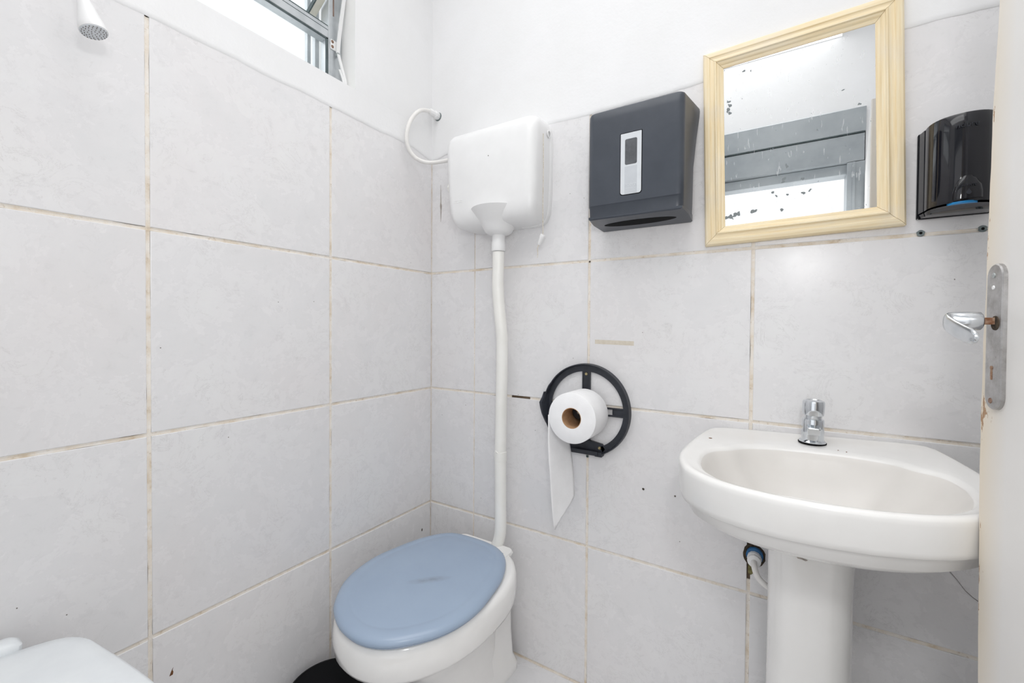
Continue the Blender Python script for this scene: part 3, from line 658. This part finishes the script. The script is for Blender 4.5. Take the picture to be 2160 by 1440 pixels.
# bottom tray, slightly sloping down to the wall
bm = bmesh.new()
def tray(y, z): return [Vector((0.674+0.0*y, y, z)), Vector((0.926, y, z))]
pts = [(0.678, -0.113), (0.921, -0.113), (0.927, -0.060), (0.9265, -0.004), (0.678, -0.004), (0.672, -0.060)]
zf = lambda y: 1.3965 - (0.113+y)*0.10
loft(bm, [[Vector((x, y, 1.402))-to for x, y in pts], [Vector((x, y, zf(y)))-to for x, y in pts], [Vector((x + (0.004 if x < 0.8 else -0.004), y + (0.003 if y < -0.05 else -0.001), zf(y)-0.0025))-to for x, y in pts]]); obj('bottom_tray', bm, 'dark_plastic', tw, 30)
bm = bmesh.new(); rings = []
for dz, s in ((-0.0032, 1.0), (-0.0034, 0.96)): rings.append([Vector((0.800 + 0.098*s*math.cos(2*PI*k/40), -0.056 + 0.0215*s*math.sin(2*PI*k/40), 0))-Vector((0.8, 0, 0)) for k in range(40)])
rings = [[Vector((p.x, p.y, zf(p.y)-1.385-0.0022-0.0006*i)) for p in r_] for i, r_ in enumerate(rings)]
loft(bm, rings); obj('paper_slot', bm, 'slot_black', tw)
bm = bmesh.new(); box(bm, (-0.118, -0.1172, 0.0435), (0.118, -0.1160, 0.0445)); bm.free()
def rpoly(x0, x1, z0, z1, rt, rb, n=5):
    pts = []
    for (cx, cz, r, a0) in ((x1-rb, z0+rb, rb, 270), (x1-rt, z1-rt, rt, 0), (x0+rt, z1-rt, rt, 90), (x0+rb, z0+rb, rb, 180)):
        for k in range(n+1): a = R(a0+90*k/n); pts.append((cx + r*math.cos(a), cz + r*math.sin(a)))
    return pts
def slab(name, poly, y0, y1, mat, par, off=to, bev=0.0):
    bm = bmesh.new(); prism(bm, poly, lambda p: Vector((p[0], y0, p[1]))-off, lambda p: Vector((p[0], y1, p[1]))-off); return obj(name, bm, mat, par)
slab('strip_recess', rpoly(0.7660, 0.8240, 1.4460, 1.6075, 0.002, 0.008), -0.118, -0.1198, 'slot_black', tw)
slab('silver_strip', rpoly(0.7680, 0.8220, 1.4480, 1.6055, 0.0015, 0.007), -0.119, -0.1206, 'silver_print', tw)
slab('level_window', rpoly(0.7795, 0.8108, 1.5240, 1.5900, 0.004, 0.004), -0.1203, -0.1209, 'window_smoke', tw)
slab('grey_panel', rpoly(0.7790, 0.8112, 1.4490, 1.5195, 0.001, 0.001), -0.1203, -0.1208, 'grey_print', tw)
text('nobre', 0.0125, 'silver_print', tw, Vector((0.795, -0.1210, 1.472))-to, 0.0003)
for k, w in enumerate((0.024, 0.020, 0.024)): slab('print_line', rpoly(0.795-w/2, 0.795+w/2, 1.4625-k*0.0035, 1.4632-k*0.0035, 0.0001, 0.0001), -0.1207, -0.1210, 'silver_print', tw)

# ------------------------------------------------------------------ mirror
mir = thing('wall_mirror', 'spotted wall mirror in a pale yellow moulded wooden frame', 'mirror', (1.151, 0, 1.5655), rot=(0, R(-1.3), 0))
HW, HH, FWD = 0.1965, 0.2475, 0.047
prof = [(0.0, 0.0), (0.0, -0.014), (0.0035, -0.0185), (0.0085, -0.0200), (0.0150, -0.0200), (0.0165, -0.0180), (0.0180, -0.0175), (0.0240, -0.0185), (0.0265, -0.0200), (0.0280, -0.0225), (0.0310, -0.0225), (0.0325, -0.0185), (0.0345, -0.0180), (0.0375, -0.0165), (0.0400, -0.0130), (0.0425, -0.0125), (0.0470, -0.0100), (0.0470, 0.0)]
def rail(length, ang, loc):
    bm = bmesh.new(); h = length/2-0.0004
    r_ = [[(s*(h-d), y, -d) for d, y in prof] for s in (-1, 1)]
    # local: x along rail, z outward edge at 0 going inward to -d
    loft(bm, r_); o = obj('frame_rail', bm, 'wood', mir, 28, loc); o.rotation_euler = (0, ang, 0)
rail(HW*2, 0, (0, 0, HH)); rail(HW*2, PI, (0, 0, -HH)); rail(HH*2, R(90), (HW, 0, 0)); rail(HH*2, R(-90), (-HW, 0, 0))
bm = bmesh.new(); box(bm, (-HW+0.040, -0.0085, -HH+0.040), (HW-0.040, -0.003, HH-0.040)); obj('mirror_glass', bm, 'mirror', mir)
bm = bmesh.new()
for sx in (-1, 1):
    for sz in (-1, 1):
        a = Vector((sx*HW*0.998, -0.012, sz*HH*0.998)); b = Vector((sx*(HW-FWD), -0.006, sz*(HH-FWD))); bm = bmesh.new(); tube(bm, [a, b], 0.0006, 4); obj('mitre_gap', bm, 'dirt_dark', mir)

# ------------------------------------------------------------------ soap dispenser
sp = thing('soap_dispenser', 'glossy black wall soap dispenser with curved cover, beside the mirror', 'dispenser', (1.425, 0, 1.33)); so = Vector((1.425, 0, 1.33))
def sring(z, fy, x0=1.3715, x1=1.4785, side=0.030, n=22):
    pts = [Vector((x0, -0.004, z)), Vector((x0+0.004, -side*1.0, z))]
    cx = (x0+x1)/2; hw = (x1-x0)/2-0.005
    for k in range(n+1):
        a = PI - PI*k/n; pts.append(Vector((cx + hw*math.cos(a), -side - (fy-side)*abs(math.sin(a))**0.72, z)))
    pts += [Vector((x1-0.004, -side, z)), Vector((x1, -0.004, z))]
    return [p-so for p in pts]
bm = bmesh.new()
loft(bm, [sring(1.3435, 0.092), sring(1.347, 0.0945), sring(1.40, 0.096), sring(1.48, 0.097), sring(1.506, 0.0965), sring(1.5095, 0.094)]); obj('cover', bm, 'gloss_black', sp, 38)
bm = bmesh.new(); prism(bm, rpoly(1.370, 1.480, 1.333, 1.512, 0.004, 0.003), lambda p: Vector((p[0], 0, p[1]))-so, lambda p: Vector((p[0], -0.005, p[1]))-so); obj('back_plate', bm, 'gloss_black', sp)
bm = bmesh.new(); loft(bm, [[p + Vector((0, 0, 0)) for p in sring(1.334, 0.058, 1.3745, 1.4765, 0.026)], sring(1.3385, 0.074, 1.373, 1.478, 0.028), sring(1.3405, 0.086, 1.3722, 1.4785, 0.029)]); obj('drip_tray', bm, 'gloss_black', sp, 38)
bm = bmesh.new(); rings = []
for z, s in ((1.3402, 1), (1.3440, 1)): rings.append([Vector((1.421+0.021*math.cos(2*PI*k/28), -0.0765+0.0185*math.sin(2*PI*k/28), z))-so for k in range(28)])
loft(bm, rings); obj('pump_disc', bm, 'blue_plastic', sp)
# push tab: raised tongue on the lower front
bm = bmesh.new(); rings = []
for (z, w, dy) in ((1.3475, 0.022, 0.0985), (1.360, 0.0215, 0.0998), (1.372, 0.0195, 0.0998), (1.384, 0.014, 0.0984), (1.390, 0.009, 0.0972)):
    rings.append([Vector((1.4245 + w*math.sin(t*PI/8), -0.070, z))-so if abs(t) == 4 else Vector((1.4245 + w*math.sin(t*PI/8), -dy+0.0022*(abs(t)/4)**2*4, z))-so for t in range(-4, 5)])
loft(bm, rings); obj('push_tab', bm, 'gloss_black', sp, 60)
text('nobre', 0.0135, 'ring_plastic', sp, Vector((1.4215, -0.0975, 1.485))-so, 0.0005)
text('APERTE', 0.0060, 'ring_plastic', sp, Vector((1.4245, -0.1003, 1.371))-so, 0.0005)
bm = bmesh.new(); drop = [(0.0, 0.006)] + [(0.0035*math.cos(R(a)), -0.0015+0.0035*math.sin(R(a))) for a in range(20, -201, -20)]
prism(bm, drop, lambda p: Vector((1.4245+p[0], -0.0990, 1.359+p[1]))-so, lambda p: Vector((1.4245+p[0], -0.1006, 1.359+p[1]))-so); obj('drop_symbol', bm, 'ring_plastic', sp)

# ------------------------------------------------------------------ jumbo roll holder
rh = thing('roll_holder', 'black broken jumbo toilet roll holder backplate screwed to wall', 'holder', (0.632, 0, 0.853)); ro = Vector((0.632, 0, 0.853))
RO, RI = 0.138, 0.116
bm = bmesh.new(); rings = []
a0, a1, n = -66, 246, 72
for i in range(n+1):
    a = R(a0 + (a1-a0)*i/n); c, s = math.cos(a), math.sin(a)
    ro_ = RO*(1.0 - 0.012*math.cos(2*a)); d = 0.020 if not (R(150) < a < R(215)) else 0.026
    rings.append([Vector((RI*c, -0.004, RI*s)), Vector((RI*c, -0.010, RI*s)), Vector(((ro_-0.006)*c, -0.010, (ro_-0.006)*s)), Vector(((ro_-0.004)*c, -d, (ro_-0.004)*s)), Vector(((ro_-0.001)*c, -d, (ro_-0.001)*s)), Vector((ro_*c, 0.0, ro_*s)), Vector(((RI+0.002)*c, 0.0, (RI+0.002)*s))])
loft(bm, rings); obj('ring', bm, 'ring_plastic', rh, 35)
def bar(name, x0, x1, z0, z1, y0=0.0, y1=-0.009, bev=0.0015): 
    bm = bmesh.new(); box(bm, (x0, y1, z0), (x1, y0, z1), bev); return obj(name, bm, 'ring_plastic', rh)
bar('spoke', -0.013, -0.0085, 0.03, 0.121); bar('spoke', 0.0085, 0.013, 0.03, 0.121)
bar('spoke_web', -0.0115, 0.0115, 0.062, 0.121, 0, -0.007)
bar('spoke', 0.03, 0.121, 0.0085, 0.013); bar('spoke', 0.03, 0.121, -0.013, -0.0085); bar('spoke_web', 0.082, 0.121, -0.0115, 0.0115, 0, -0.007)
bar('spoke', -0.121, -0.03, 0.0085, 0.013); bar('spoke', -0.121, -0.03, -0.013, -0.0085)
bar('spoke', -0.013, 0.013, -0.121, -0.03)
bm = bmesh.new(); prism(bm, [(-0.058, -0.126), (0.048, -0.130), (0.062, -0.112), (0.052, -0.098), (0.014, -0.092), (-0.014, -0.092), (-0.058, -0.100)], lambda p: Vector((p[0], 0, p[1])), lambda p: Vector((p[0], -0.010, p[1]))); obj('bottom_plate', bm, 'ring_plastic', rh)
bar('bottom_lip', -0.060, 0.044, -0.131, -0.118, 0, -0.026); bar('bottom_clip', 0.034, 0.056, -0.134, -0.120, 0, -0.022)
bm = bmesh.new(); loft(bm, [[Vector((-0.128-dx, -0.004, z)), Vector((-0.136-dx, -0.024-dx, z)), Vector((-0.131-dx*0.6, -0.026-dx, z)), Vector((-0.122, -0.008, z))] for dx, z in ((0.0, 0.045), (0.004, 0.028), (0.010, 0.012), (0.008, -0.004), (0.004, -0.025), (-0.004, -0.050), (-0.012, -0.066))]); obj('side_lip', bm, 'ring_plastic', rh, 50)
bm = bmesh.new(); lathe(bm, [(0.034, 0.0), (0.034, 0.010), (0.024, 0.013), (0.021, 0.060), (0.018, 0.063), (0.003, 0.063)], (0, 0, 0), 'y', 30); obj('hub', bm, 'ring_plastic', rh, 35)
for (x, z, m, y) in ((0.0, 0.108, 'screw_brass', -0.0075), (0.045, -0.110, 'screw_brass', -0.010), (0.0, 0.0, 'screw_steel', -0.0635)):
    bm = bmesh.new(); lathe(bm, [(0.001, 0.0022), (0.0035, 0.0020), (0.0048, 0.0)], (x, y, z), 'y', 16); obj('screw', bm, m, rh, 40)

roll = thing('toilet_roll', 'white toilet paper roll on the black holder with torn hanging sheet', 'toilet roll', (0.638, -0.078, 0.848)); lo_ = Vector((0.638, -0.078, 0.848))
bm = bmesh.new(); lathe(bm, [(0.0285, -0.050), (0.0690, -0.050), (0.0712, -0.0485), (0.0712, 0.0485), (0.0690, 0.050), (0.0290, 0.050), (0.0285, 0.0485), (0.0285, -0.0485)], (0, 0, 0), 'y', 72, False, False); obj('wound_paper', bm, 'paper', roll, 40)
bm = bmesh.new(); lathe(bm, [(0.0292, -0.0495), (0.0292, 0.0500), (0.0278, 0.0502), (0.0278, -0.0495)], (0, 0, 0), 'y', 48, False, False); obj('cardboard_core', bm, 'cardboard', roll, 40)
bm = bmesh.new(); rows_ = []
L = [(0.5667, -0.129, 0.850), (0.5672, -0.1295, 0.810), (0.5670, -0.1300, 0.7746), (0.5690, -0.128, 0.72), (0.5715, -0.125, 0.678), (0.5735, -0.120, 0.615), (0.5751, -0.115, 0.5656), (0.5762, -0.107, 0.522), (0.5766, -0.100, 0.5087)]
Rr = [(0.5675, -0.029, 0.850), (0.573, -0.029, 0.805), (0.588, -0.029, 0.760), (0.5990, -0.029, 0.70), (0.604, -0.030, 0.66), (0.6085, -0.030, 0.5932), (0.6033, -0.045, 0.5755), (0.5919, -0.070, 0.5504), (0.583, -0.090, 0.5354)]
for i, (a, b) in enumerate(zip(L, Rr)):
    a, b = Vector(a), Vector(b); row = []
    for k in range(13):
        t = k/12; p = a.lerp(b, t); p.x += 0.003*math.sin(t*PI)*(1 if i > 2 else 0.3) * math.sin(i*0.8+1)
        if i >= 5 and k == 12: p += Vector((0, rnd.uniform(-0.002, 0.002), rnd.uniform(-0.003, 0.003)))
        row.append(p-lo_)
    rows_.append(row)
loft(bm, rows_, False, False, False)
me_o = obj('hanging_sheet', bm, 'paper', roll, 80); sd = me_o.modifiers.new('solid', 'SOLIDIFY'); sd.thickness = 0.0006

# ------------------------------------------------------------------ washbasin
SX = 1.190; basin = thing('washbasin', 'white ceramic pedestal washbasin under the mirror, partly behind the door', 'washbasin', (SX, -0.25, 0))
TILT = 0.030; NB = 96; bc = Vector((SX, -0.25, 0))
half = [(0.000, -0.4925), (0.060, -0.4880), (0.110, -0.4740), (0.150, -0.4545), (0.180, -0.4300), (0.208, -0.3960), (0.226, -0.3500), (0.2345, -0.3000), (0.2350, -0.2500), (0.2310, -0.1850), (0.2250, -0.1200), (0.2160, -0.0500), (0.2080, -0.0100), (0.1980, -0.0010), (0.1500, -0.0005), (0.0800, -0.0005), (0.0, -0.0005)]
inner = [(0.000, -0.4640), (0.060, -0.4600), (0.110, -0.4460), (0.150, -0.4180), (0.178, -0.3780), (0.192, -0.3300), (0.196, -0.2800), (0.190, -0.2350), (0.176, -0.2100), (0.160, -0.2020), (0.148, -0.1940), (0.138, -0.1760), (0.122, -0.1620), (0.100, -0.1530), (0.060, -0.1420), (0.0, -0.1380)]
def polar(curve, cy, a):
    """radius of the symmetric outline at angle a about (0, cy)"""
    c, s = abs(math.cos(a)), math.sin(a); best = None
    for (x0, y0), (x1, y1) in zip(curve, curve[1:]):
        # solve t*(c,s) = p0 + u*(p1-p0)
        dx, dy = x1-x0, y1-y0; y0_ = y0-cy; det = c*(-dy) + s*dx
        if abs(det) < 1e-9: continue
        t = (x0*(-dy) + y0_*dx)/det; u = (c*y0_ - s*x0)/det
        if -1e-6 <= u <= 1+1e-6 and t > 0: best = t if best is None else max(best, t)
    return best or 0.2
def smooth_list(v, it=2):
    for _ in range(it): v = [(v[i-1]+2*v[i]+v[(i+1) % len(v)])/4 for i in range(len(v))]
    return v
CYB = -0.28
AO = [2*PI*k/NB for k in range(NB)]
ro_out = smooth_list([polar(half, CYB, a) for a in AO], 1); ro_in = smooth_list([polar(inner, CYB, a) for a in AO], 1)
def bring(radii, z, scale=1.0, ins=0.0, cy=CYB, tilt=0.030, dy=0.0, noback=True):
    pts = []
    for a, r_ in zip(AO, radii):
        q = r_*scale - ins; x = q*math.cos(a); y = min(cy + q*math.sin(a) + dy, -0.0005)
        pts.append(Vector((x, y - bc.y, z + tilt*x)))
    return pts
def mixr(t): return [a*(1-t)+b*t for a, b in zip(ro_out, ro_in)]
ZR = 0.8525
bm = bmesh.new()
LOWT = 0.055
rings = [bring(ro_out, 0.722, 0.46, 0, -0.235, LOWT), bring(ro_out, 0.724, 0.56, 0, -0.240, LOWT), bring(ro_out, 0.733, 0.71, 0, -0.250, LOWT), bring(ro_out, 0.749, 0.83, 0, -0.262, LOWT), bring(ro_out, 0.770, 0.915, 0.0, CYB, LOWT), bring(ro_out, 0.786, 0.955, 0.004, CYB, LOWT), bring(ro_out, 0.790, 0.968, 0.002, CYB, LOWT), bring(ro_out, 0.793, 0.982, 0.0, CYB, LOWT), bring(ro_out, 0.802, 0.990, 0, CYB, 0.048), bring(ro_out, ZR-0.012, 1.0, 0.0), bring(ro_out, ZR-0.006, 1.0, 0.0005), bring(ro_out, ZR-0.002, 1, 0.0025), bring(ro_out, ZR-0.0003, 1, 0.006), bring(ro_out, ZR, 1, 0.010), bring(ro_out, ZR-0.001, 1, 0.015),
         bring(mixr(0.6), ZR-0.0035), bring(mixr(0.85), ZR-0.0045), bring(ro_in, ZR-0.006, 1, -0.001), bring(ro_in, ZR-0.011, 1, 0.004), bring(ro_in, ZR-0.024, 1, 0.010), bring(ro_in, ZR-0.055, 0.90, 0.010), bring(ro_in, ZR-0.090, 0.76, 0.012, -0.285), bring(ro_in, ZR-0.118, 0.55, 0.010, -0.288), bring(ro_in, ZR-0.130, 0.30, 0, -0.29), bring(ro_in, ZR-0.133, 0.12, 0, -0.29)]
loft(bm, rings); bo = obj('bowl', bm, 'bowl_ceramic', basin, 60); bo.data.materials.append(M['basin_shade'])
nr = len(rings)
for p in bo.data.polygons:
    if min(v for v in p.vertices)//NB >= nr-7: p.material_index = 1  # inside faces take the painted-in shade tone
bm = bmesh.new()
def ped(z, hw, yf, yb=-0.075, cx=-0.006):
    pts = []
    for k in range(25): a = PI + PI*k/24; pts.append(Vector((cx + hw*math.copysign(abs(math.cos(a))**0.62, math.cos(a)), (yf+0.075) + 0.075*-abs(math.sin(a))**0.9, z)) - Vector((0, bc.y, 0)))
    pts += [Vector((cx+hw, yb, z)) - Vector((0, bc.y, 0)), Vector((cx-hw, yb, z)) - Vector((0, bc.y, 0))]
    return pts
loft(bm, [ped(0.0, 0.088, -0.300), ped(0.05, 0.084, -0.295), ped(0.12, 0.075, -0.285), ped(0.30, 0.0705, -0.275), ped(0.48, 0.0695, -0.272), ped(0.60, 0.0695, -0.275), ped(0.68, 0.0710, -0.281), ped(0.76, 0.0740, -0.286)]); obj('pedestal', bm, 'ceramic', basin, 50)
bm = bmesh.new(); lathe(bm, [(0.002, 0.0), (0.018, 0.001), (0.021, 0.003), (0.023, 0.001)], (0, CYB-bc.y-0.01, ZR-0.1335), 'z', 28); obj('drain', bm, 'chrome', basin, 40)
bm = bmesh.new(); box(bm, (-0.024, -0.284-bc.y, 0.6570), (-0.006, -0.270-bc.y, 0.6600), 0.0006); bm.free()
bm = bmesh.new(); lathe(bm, [(0.0012, 0.0012), (0.0038, 0.0009), (0.0042, -0.0006)], (-0.196, -0.135-bc.y, ZR-0.0085), 'z', 12); obj('rust_mark', bm, 'rust_spot', basin)
for (x_, y_, r_) in ((-0.215, -0.085, 0.0016), (-0.140, -0.100, 0.0012), (-0.105, -0.070, 0.0012), (0.045, -0.118, 0.0014), (0.058, -0.125, 0.0012)):
    bm = bmesh.new(); lathe(bm, [(r_*0.3, 0.0008), (r_, 0.0004), (r_*1.1, -0.0016)], (x_, y_-bc.y, ZR-0.0045+0.03*x_), 'z', 8); obj('deck_speck', bm, 'rust_spot', basin)

bm = bmesh.new(); prism(bm, [(-0.029, 0.6795), (-0.024, 0.6800), (-0.018, 0.6785), (-0.012, 0.6770), (-0.015, 0.6750), (-0.021, 0.6765), (-0.027, 0.6765)], lambda p: Vector((p[0], -0.276-bc.y, p[1])), lambda p: Vector((p[0], -0.2822-bc.y, p[1]))); obj('chip', bm, 'ceramic_edge_stain', basin)
tap = thing('push_tap', 'short chrome push tap standing on the washbasin deck', 'tap', (1.1925, -0.0764, ZR-0.003), rot=(0, R(1.0), 0))
bm = bmesh.new(); lathe(bm, [(0.0262, 0.0), (0.0265, 0.003), (0.024, 0.0035)], (0, 0, 0), 'z', 44); obj('gasket', bm, 'slot_black', tap, 40)
bm = bmesh.new(); lathe(bm, [(0.0255, 0.003), (0.0255, 0.0045), (0.0235, 0.0070), (0.0212, 0.009), (0.0212, 0.020), (0.0208, 0.050), (0.0200, 0.0535), (0.0190, 0.054)], (0, 0, 0), 'z', 44); obj('body', bm, 'chrome', tap, 35)
bm = bmesh.new(); lathe(bm, [(0.0165, 0.052), (0.0165, 0.0625)], (0, 0, 0), 'z', 36); obj('stem', bm, 'chrome', tap, 40)
bm = bmesh.new(); lathe(bm, [(0.0165, 0.0615), (0.0195, 0.0625), (0.0205, 0.070), (0.0208, 0.0900), (0.0195, 0.0935), (0.0150, 0.0950), (0.0145, 0.0942), (0.0020, 0.0942)], (0, 0, 0), 'z', 44); obj('push_button', bm, 'chrome', tap, 35)
bm = bmesh.new()
loft(bm, [rrect(0, 0, 0.0125, 0.0085, 0.003, 0.0), rrect(0, 0, 0.0120, 0.0080, 0.003, 0.028), rrect(0, 0, 0.0105, 0.0065, 0.003, 0.0295)]); spo = obj('spout', bm, 'chrome', tap, 35, (0, -0.012, 0.036)); spo.rotation_euler = (R(98), 0, 0)

valve = thing('supply_valve', 'white ribbed nut and blue fitting in wall hole beside basin pedestal', 'valve', (1.0805, 0, 0.534)); vo = Vector((1.0805, 0, 0.534))
bm = bmesh.new(); hp = []
for k in range(22): a = 2*PI*k/22; q = 0.0255 + 0.0035*noise.noise(Vector((math.cos(a)*2, math.sin(a)*2, 3.3))); hp.append((q*math.cos(a), q*1.12*math.sin(a)))
prism(bm, hp, lambda p: Vector((p[0], 0.002, p[1])), lambda p: Vector((p[0], -0.0007, p[1]))); obj('wall_hole', bm, 'dirt_dark', valve)
bm = bmesh.new(); lathe(bm, [(0.0165, -0.001), (0.0190, 0.003), (0.0190, 0.012), (0.0165, 0.013)], (0.002, 0, 0.003), 'y', 12); obj('blue_fitting', bm, 'deep_blue', valve, 30)
bm = bmesh.new(); lathe(bm, [(0.0155, 0.010), (0.0160, 0.012), (0.0160, 0.024), (0.0135, 0.026), (0.0150, 0.027), (0.0150, 0.036), (0.0095, 0.038)], (0.002, 0, 0.0), 'y', 12); obj('nut', bm, 'white_plastic', valve, 30)
bm = bmesh.new(); tube(bm, spline([(0.002, -0.034, 0.0), (0.003, -0.048, -0.004), (0.009, -0.060, -0.018), (0.020, -0.064, -0.030), (0.040, -0.064, -0.040), (0.075, -0.062, -0.045)], 6), 0.0068, 16); obj('hose', bm, 'hose_plastic', valve, 60)
bm = bmesh.new(); prism(bm, [(-0.012, -0.022), (0.006, -0.028), (0.004, -0.040), (-0.006, -0.052), (-0.012, -0.048)], lambda p: Vector((p[0], 0.002, p[1])), lambda p: Vector((p[0], -0.0008, p[1]))); obj('crumbled_mortar', bm, 'green_grime', valve)

# ------------------------------------------------------------------ hand shower head (top left)
sh = thing('shower_head', 'small white shower head hanging before the left wall', 'shower', (0.10, -0.985, 1.65), rot=(R(10), R(-14), 0))
bm = bmesh.new(); lathe(bm, [(0.0075, 0.060), (0.0078, 0.022), (0.0090, 0.020), (0.0098, 0.008), (0.0110, 0.002), (0.0150, -0.018), (0.0190, -0.034), (0.0200, -0.040), (0.0195, -0.044)], (0, 0, 0), 'z', 32); obj('head', bm, 'white_plastic', sh, 40)
bm = bmesh.new(); lathe(bm, [(0.0190, -0.043), (0.0185, -0.0455), (0.002, -0.0462)], (0, 0, 0), 'z', 32); fc = obj('spray_face', bm, 'silver_print', sh, 40)
bm = bmesh.new()
for rr2, nn in ((0.004, 5), (0.0085, 10), (0.013, 15), (0.0165, 20)):
    for k in range(nn): a = 2*PI*k/nn; lathe(bm, [(0.0003, -0.0470), (0.0007, -0.0468), (0.0007, -0.0455)], (rr2*math.cos(a), rr2*math.sin(a), 0), 'z', 5)
obj('nozzles', bm, 'speck', fc)
bm = bmesh.new(); tube(bm, spline([(0, 0, 0.058), (0.001, 0, 0.12), (-0.004, 0.0, 0.22), (-0.03, 0.0, 0.30), (-0.085, 0.02, 0.34)], 6), 0.0062, 14); obj('hose', bm, 'hose_plastic', sh, 60)

# ------------------------------------------------------------------ white plastic bin (lower left)
wb = thing('white_plastic_bin', 'large white plastic bin with rounded lid in the near left corner', 'bin', (0.30, -1.13, 0)); wo = Vector((0.30, -1.13, 0))
def wring(z, ins=0.0):
    # outline in world xy: far edge bows outward, rounded corner near the wall
    pts = []
    base = [(0.060, -1.282), (0.052, -1.18), (0.056, -1.08), (0.075, -1.020), (0.110, -0.9935), (0.165, -0.9840), (0.250, -0.9735), (0.340, -0.9670), (0.420, -0.9720), (0.485, -0.9900), (0.520, -1.030), (0.535, -1.090), (0.540, -1.18), (0.535, -1.282)]
    c = Vector((0.30, -1.13, 0)); sm = spline([(x, y, 0) for x, y in base], 4)
    for p in sm:
        d = (p-c); L_ = d.length; p2 = c + d*((L_-ins)/L_); pts.append(Vector((p2.x, max(p2.y, -1.284), z))-wo)
    return pts
bm = bmesh.new(); loft(bm, [wring(0.0, 0.05), wring(0.02, 0.045), wring(0.50, 0.012), wring(0.515, 0.012)]); obj('body', bm, 'bin_plastic', wb, 40)
bm = bmesh.new(); loft(bm, [wring(0.512, 0.004), wring(0.514, 0.0), wring(0.548, 0.0), wring(0.556, 0.003), wring(0.560, 0.009), wring(0.5625, 0.03), wring(0.566, 0.10)]); obj('lid', bm, 'bin_plastic', wb, 50)
bm = bmesh.new(); loft(bm, [rrect(0, 0, 0.020, 0.030, 0.012, 0.0), rrect(0, 0, 0.020, 0.030, 0.012, 0.010), rrect(0, 0, 0.014, 0.022, 0.012, 0.018), rrect(0, 0, 0.006, 0.010, 0.005, 0.020)]); obj('lid_catch', bm, 'bin_plastic', wb, 50, Vector((0.042, -1.088, 0.553))-wo)

# ------------------------------------------------------------------ small marks and plugs on the walls
def wall_plug(x, z, r_, label):
    t = thing('wall_plug', label, 'wall plug', (x, 0, z))
    bm = bmesh.new(); lathe(bm, [(r_*0.42, 0.0012), (r_*0.95, 0.0014), (r_*1.05, 0.0)], (0, 0, 0), 'y', 16, False, True); 
    for v in bm.verts: v.co.x *= 1 + 0.12*math.sin(v.co.z*900+x*50); 
    obj('collar', bm, 'plug_grey', t)
    bm = bmesh.new(); lathe(bm, [(r_*0.1, 0.0008), (r_*0.45, 0.0008), (r_*0.45, 0.0)], (0, 0, 0), 'y', 12); obj('hole', bm, 'slot_black', t)
wall_plug(1.3787, 1.3050, 0.0066, 'grey screw plug in the joint below the soap dispenser left edge')
wall_plug(1.4711, 1.3040, 0.0066, 'grey screw plug in the joint right beside the door edge')
wall_plug(0.6352, 0.7095, 0.0042, 'grey screw plug in the joint under the roll holder')
def patch(name, poly, plane, mat, parent, th=0.0005):
    bm = bmesh.new()
    if plane == 'back': prism(bm, poly, lambda p: Vector((p[0], 0.0006, p[1])), lambda p: Vector((p[0], -0.0002-th, p[1])))
    else: prism(bm, poly, lambda p: Vector((-0.0006, p[0], p[1])), lambda p: Vector((0.0002+th, p[0], p[1])))
    return obj(name, bm, mat, parent)
def blob(cx, cz, rx, rz, n=10, seed=0):
    return [(cx + rx*math.cos(2*PI*k/n)*(1+0.25*noise.noise(Vector((k, seed, 0.5)))), cz + rz*math.sin(2*PI*k/n)*(1+0.25*noise.noise(Vector((k, seed, 4.5))))) for k in range(n)]
patch('tape_residue', [(0.6560, 1.0525), (0.7730, 1.0500), (0.7735, 1.0625), (0.6560, 1.0650)], 'back', 'residue', wall_back, 0.0003)
patch('drill_hole', blob(0.8046, 0.6439, 0.0032, 0.0032, 10, 1), 'back', 'dirt_dark', wall_back)
patch('drill_hole', blob(0.8907, 0.6419, 0.0024, 0.0024, 10, 2), 'back', 'speck', wall_back)
patch('drill_hole', blob(0.6368, 1.3000, 0.0028, 0.0028, 10, 3), 'back', 'dirt_dark', wall_back)
patch('chip', blob(-0.0466, 0.3411, 0.0028, 0.0055, 10, 4), 'left', 'dirt_dark', wall_left)
patch('chip', [(-0.138, 0.303), (-0.135, 0.302), (-0.131, 0.310), (-0.134, 0.311)], 'left', 'dirt_dark', wall_left)
patch('chip', [(0.0445, 1.630), (0.0470, 1.560), (0.0500, 1.552), (0.0480, 1.530), (0.0455, 1.492), (0.0440, 1.535), (0.0415, 1.552), (0.0438, 1.565)], 'back', 'ceramic_edge_stain', wall_back)
for q, (x, z) in enumerate(((0.0, 0.0),)): pass
patch('chip', [(-0.8306-0.0035, 0.3346-0.006), (-0.8306+0.003, 0.3346-0.006), (-0.8306+0.004, 0.3346), (-0.8306+0.0025, 0.3346+0.004), (-0.8306+0.004, 0.3346+0.010), (-0.8306, 0.3346+0.003)], 'left', 'rust_spot', wall_left)
# hairline crack in the tile right of the pedestal
pts = [(1.4247, 0.6223), (1.4330, 0.6020), (1.4460, 0.5860), (1.4580, 0.5680), (1.4700, 0.5570), (1.4990, 0.5380)]
patch('crack', [(x, z+0.0006) for x, z in pts] + [(x, z-0.0005) for x, z in reversed(pts)], 'back', 'speck', wall_back, 0.0002)
# water and pipe scuff bands beside the corner on the left wall
for i in range(16):
    y = -rnd.uniform(0.04, 1.2); z = rnd.uniform(0.1, 1.7); patch('speck_mark', blob(y, z, 0.0012, 0.0012, 6, i), 'left', 'speck', wall_left, 0.0002)
for i in range(18):
    x = rnd.uniform(0.05, 1.5); z = rnd.uniform(0.1, 1.7); patch('speck_mark', blob(x, z, 0.0012, 0.0012, 6, i+40), 'back', 'speck', wall_back, 0.0002)
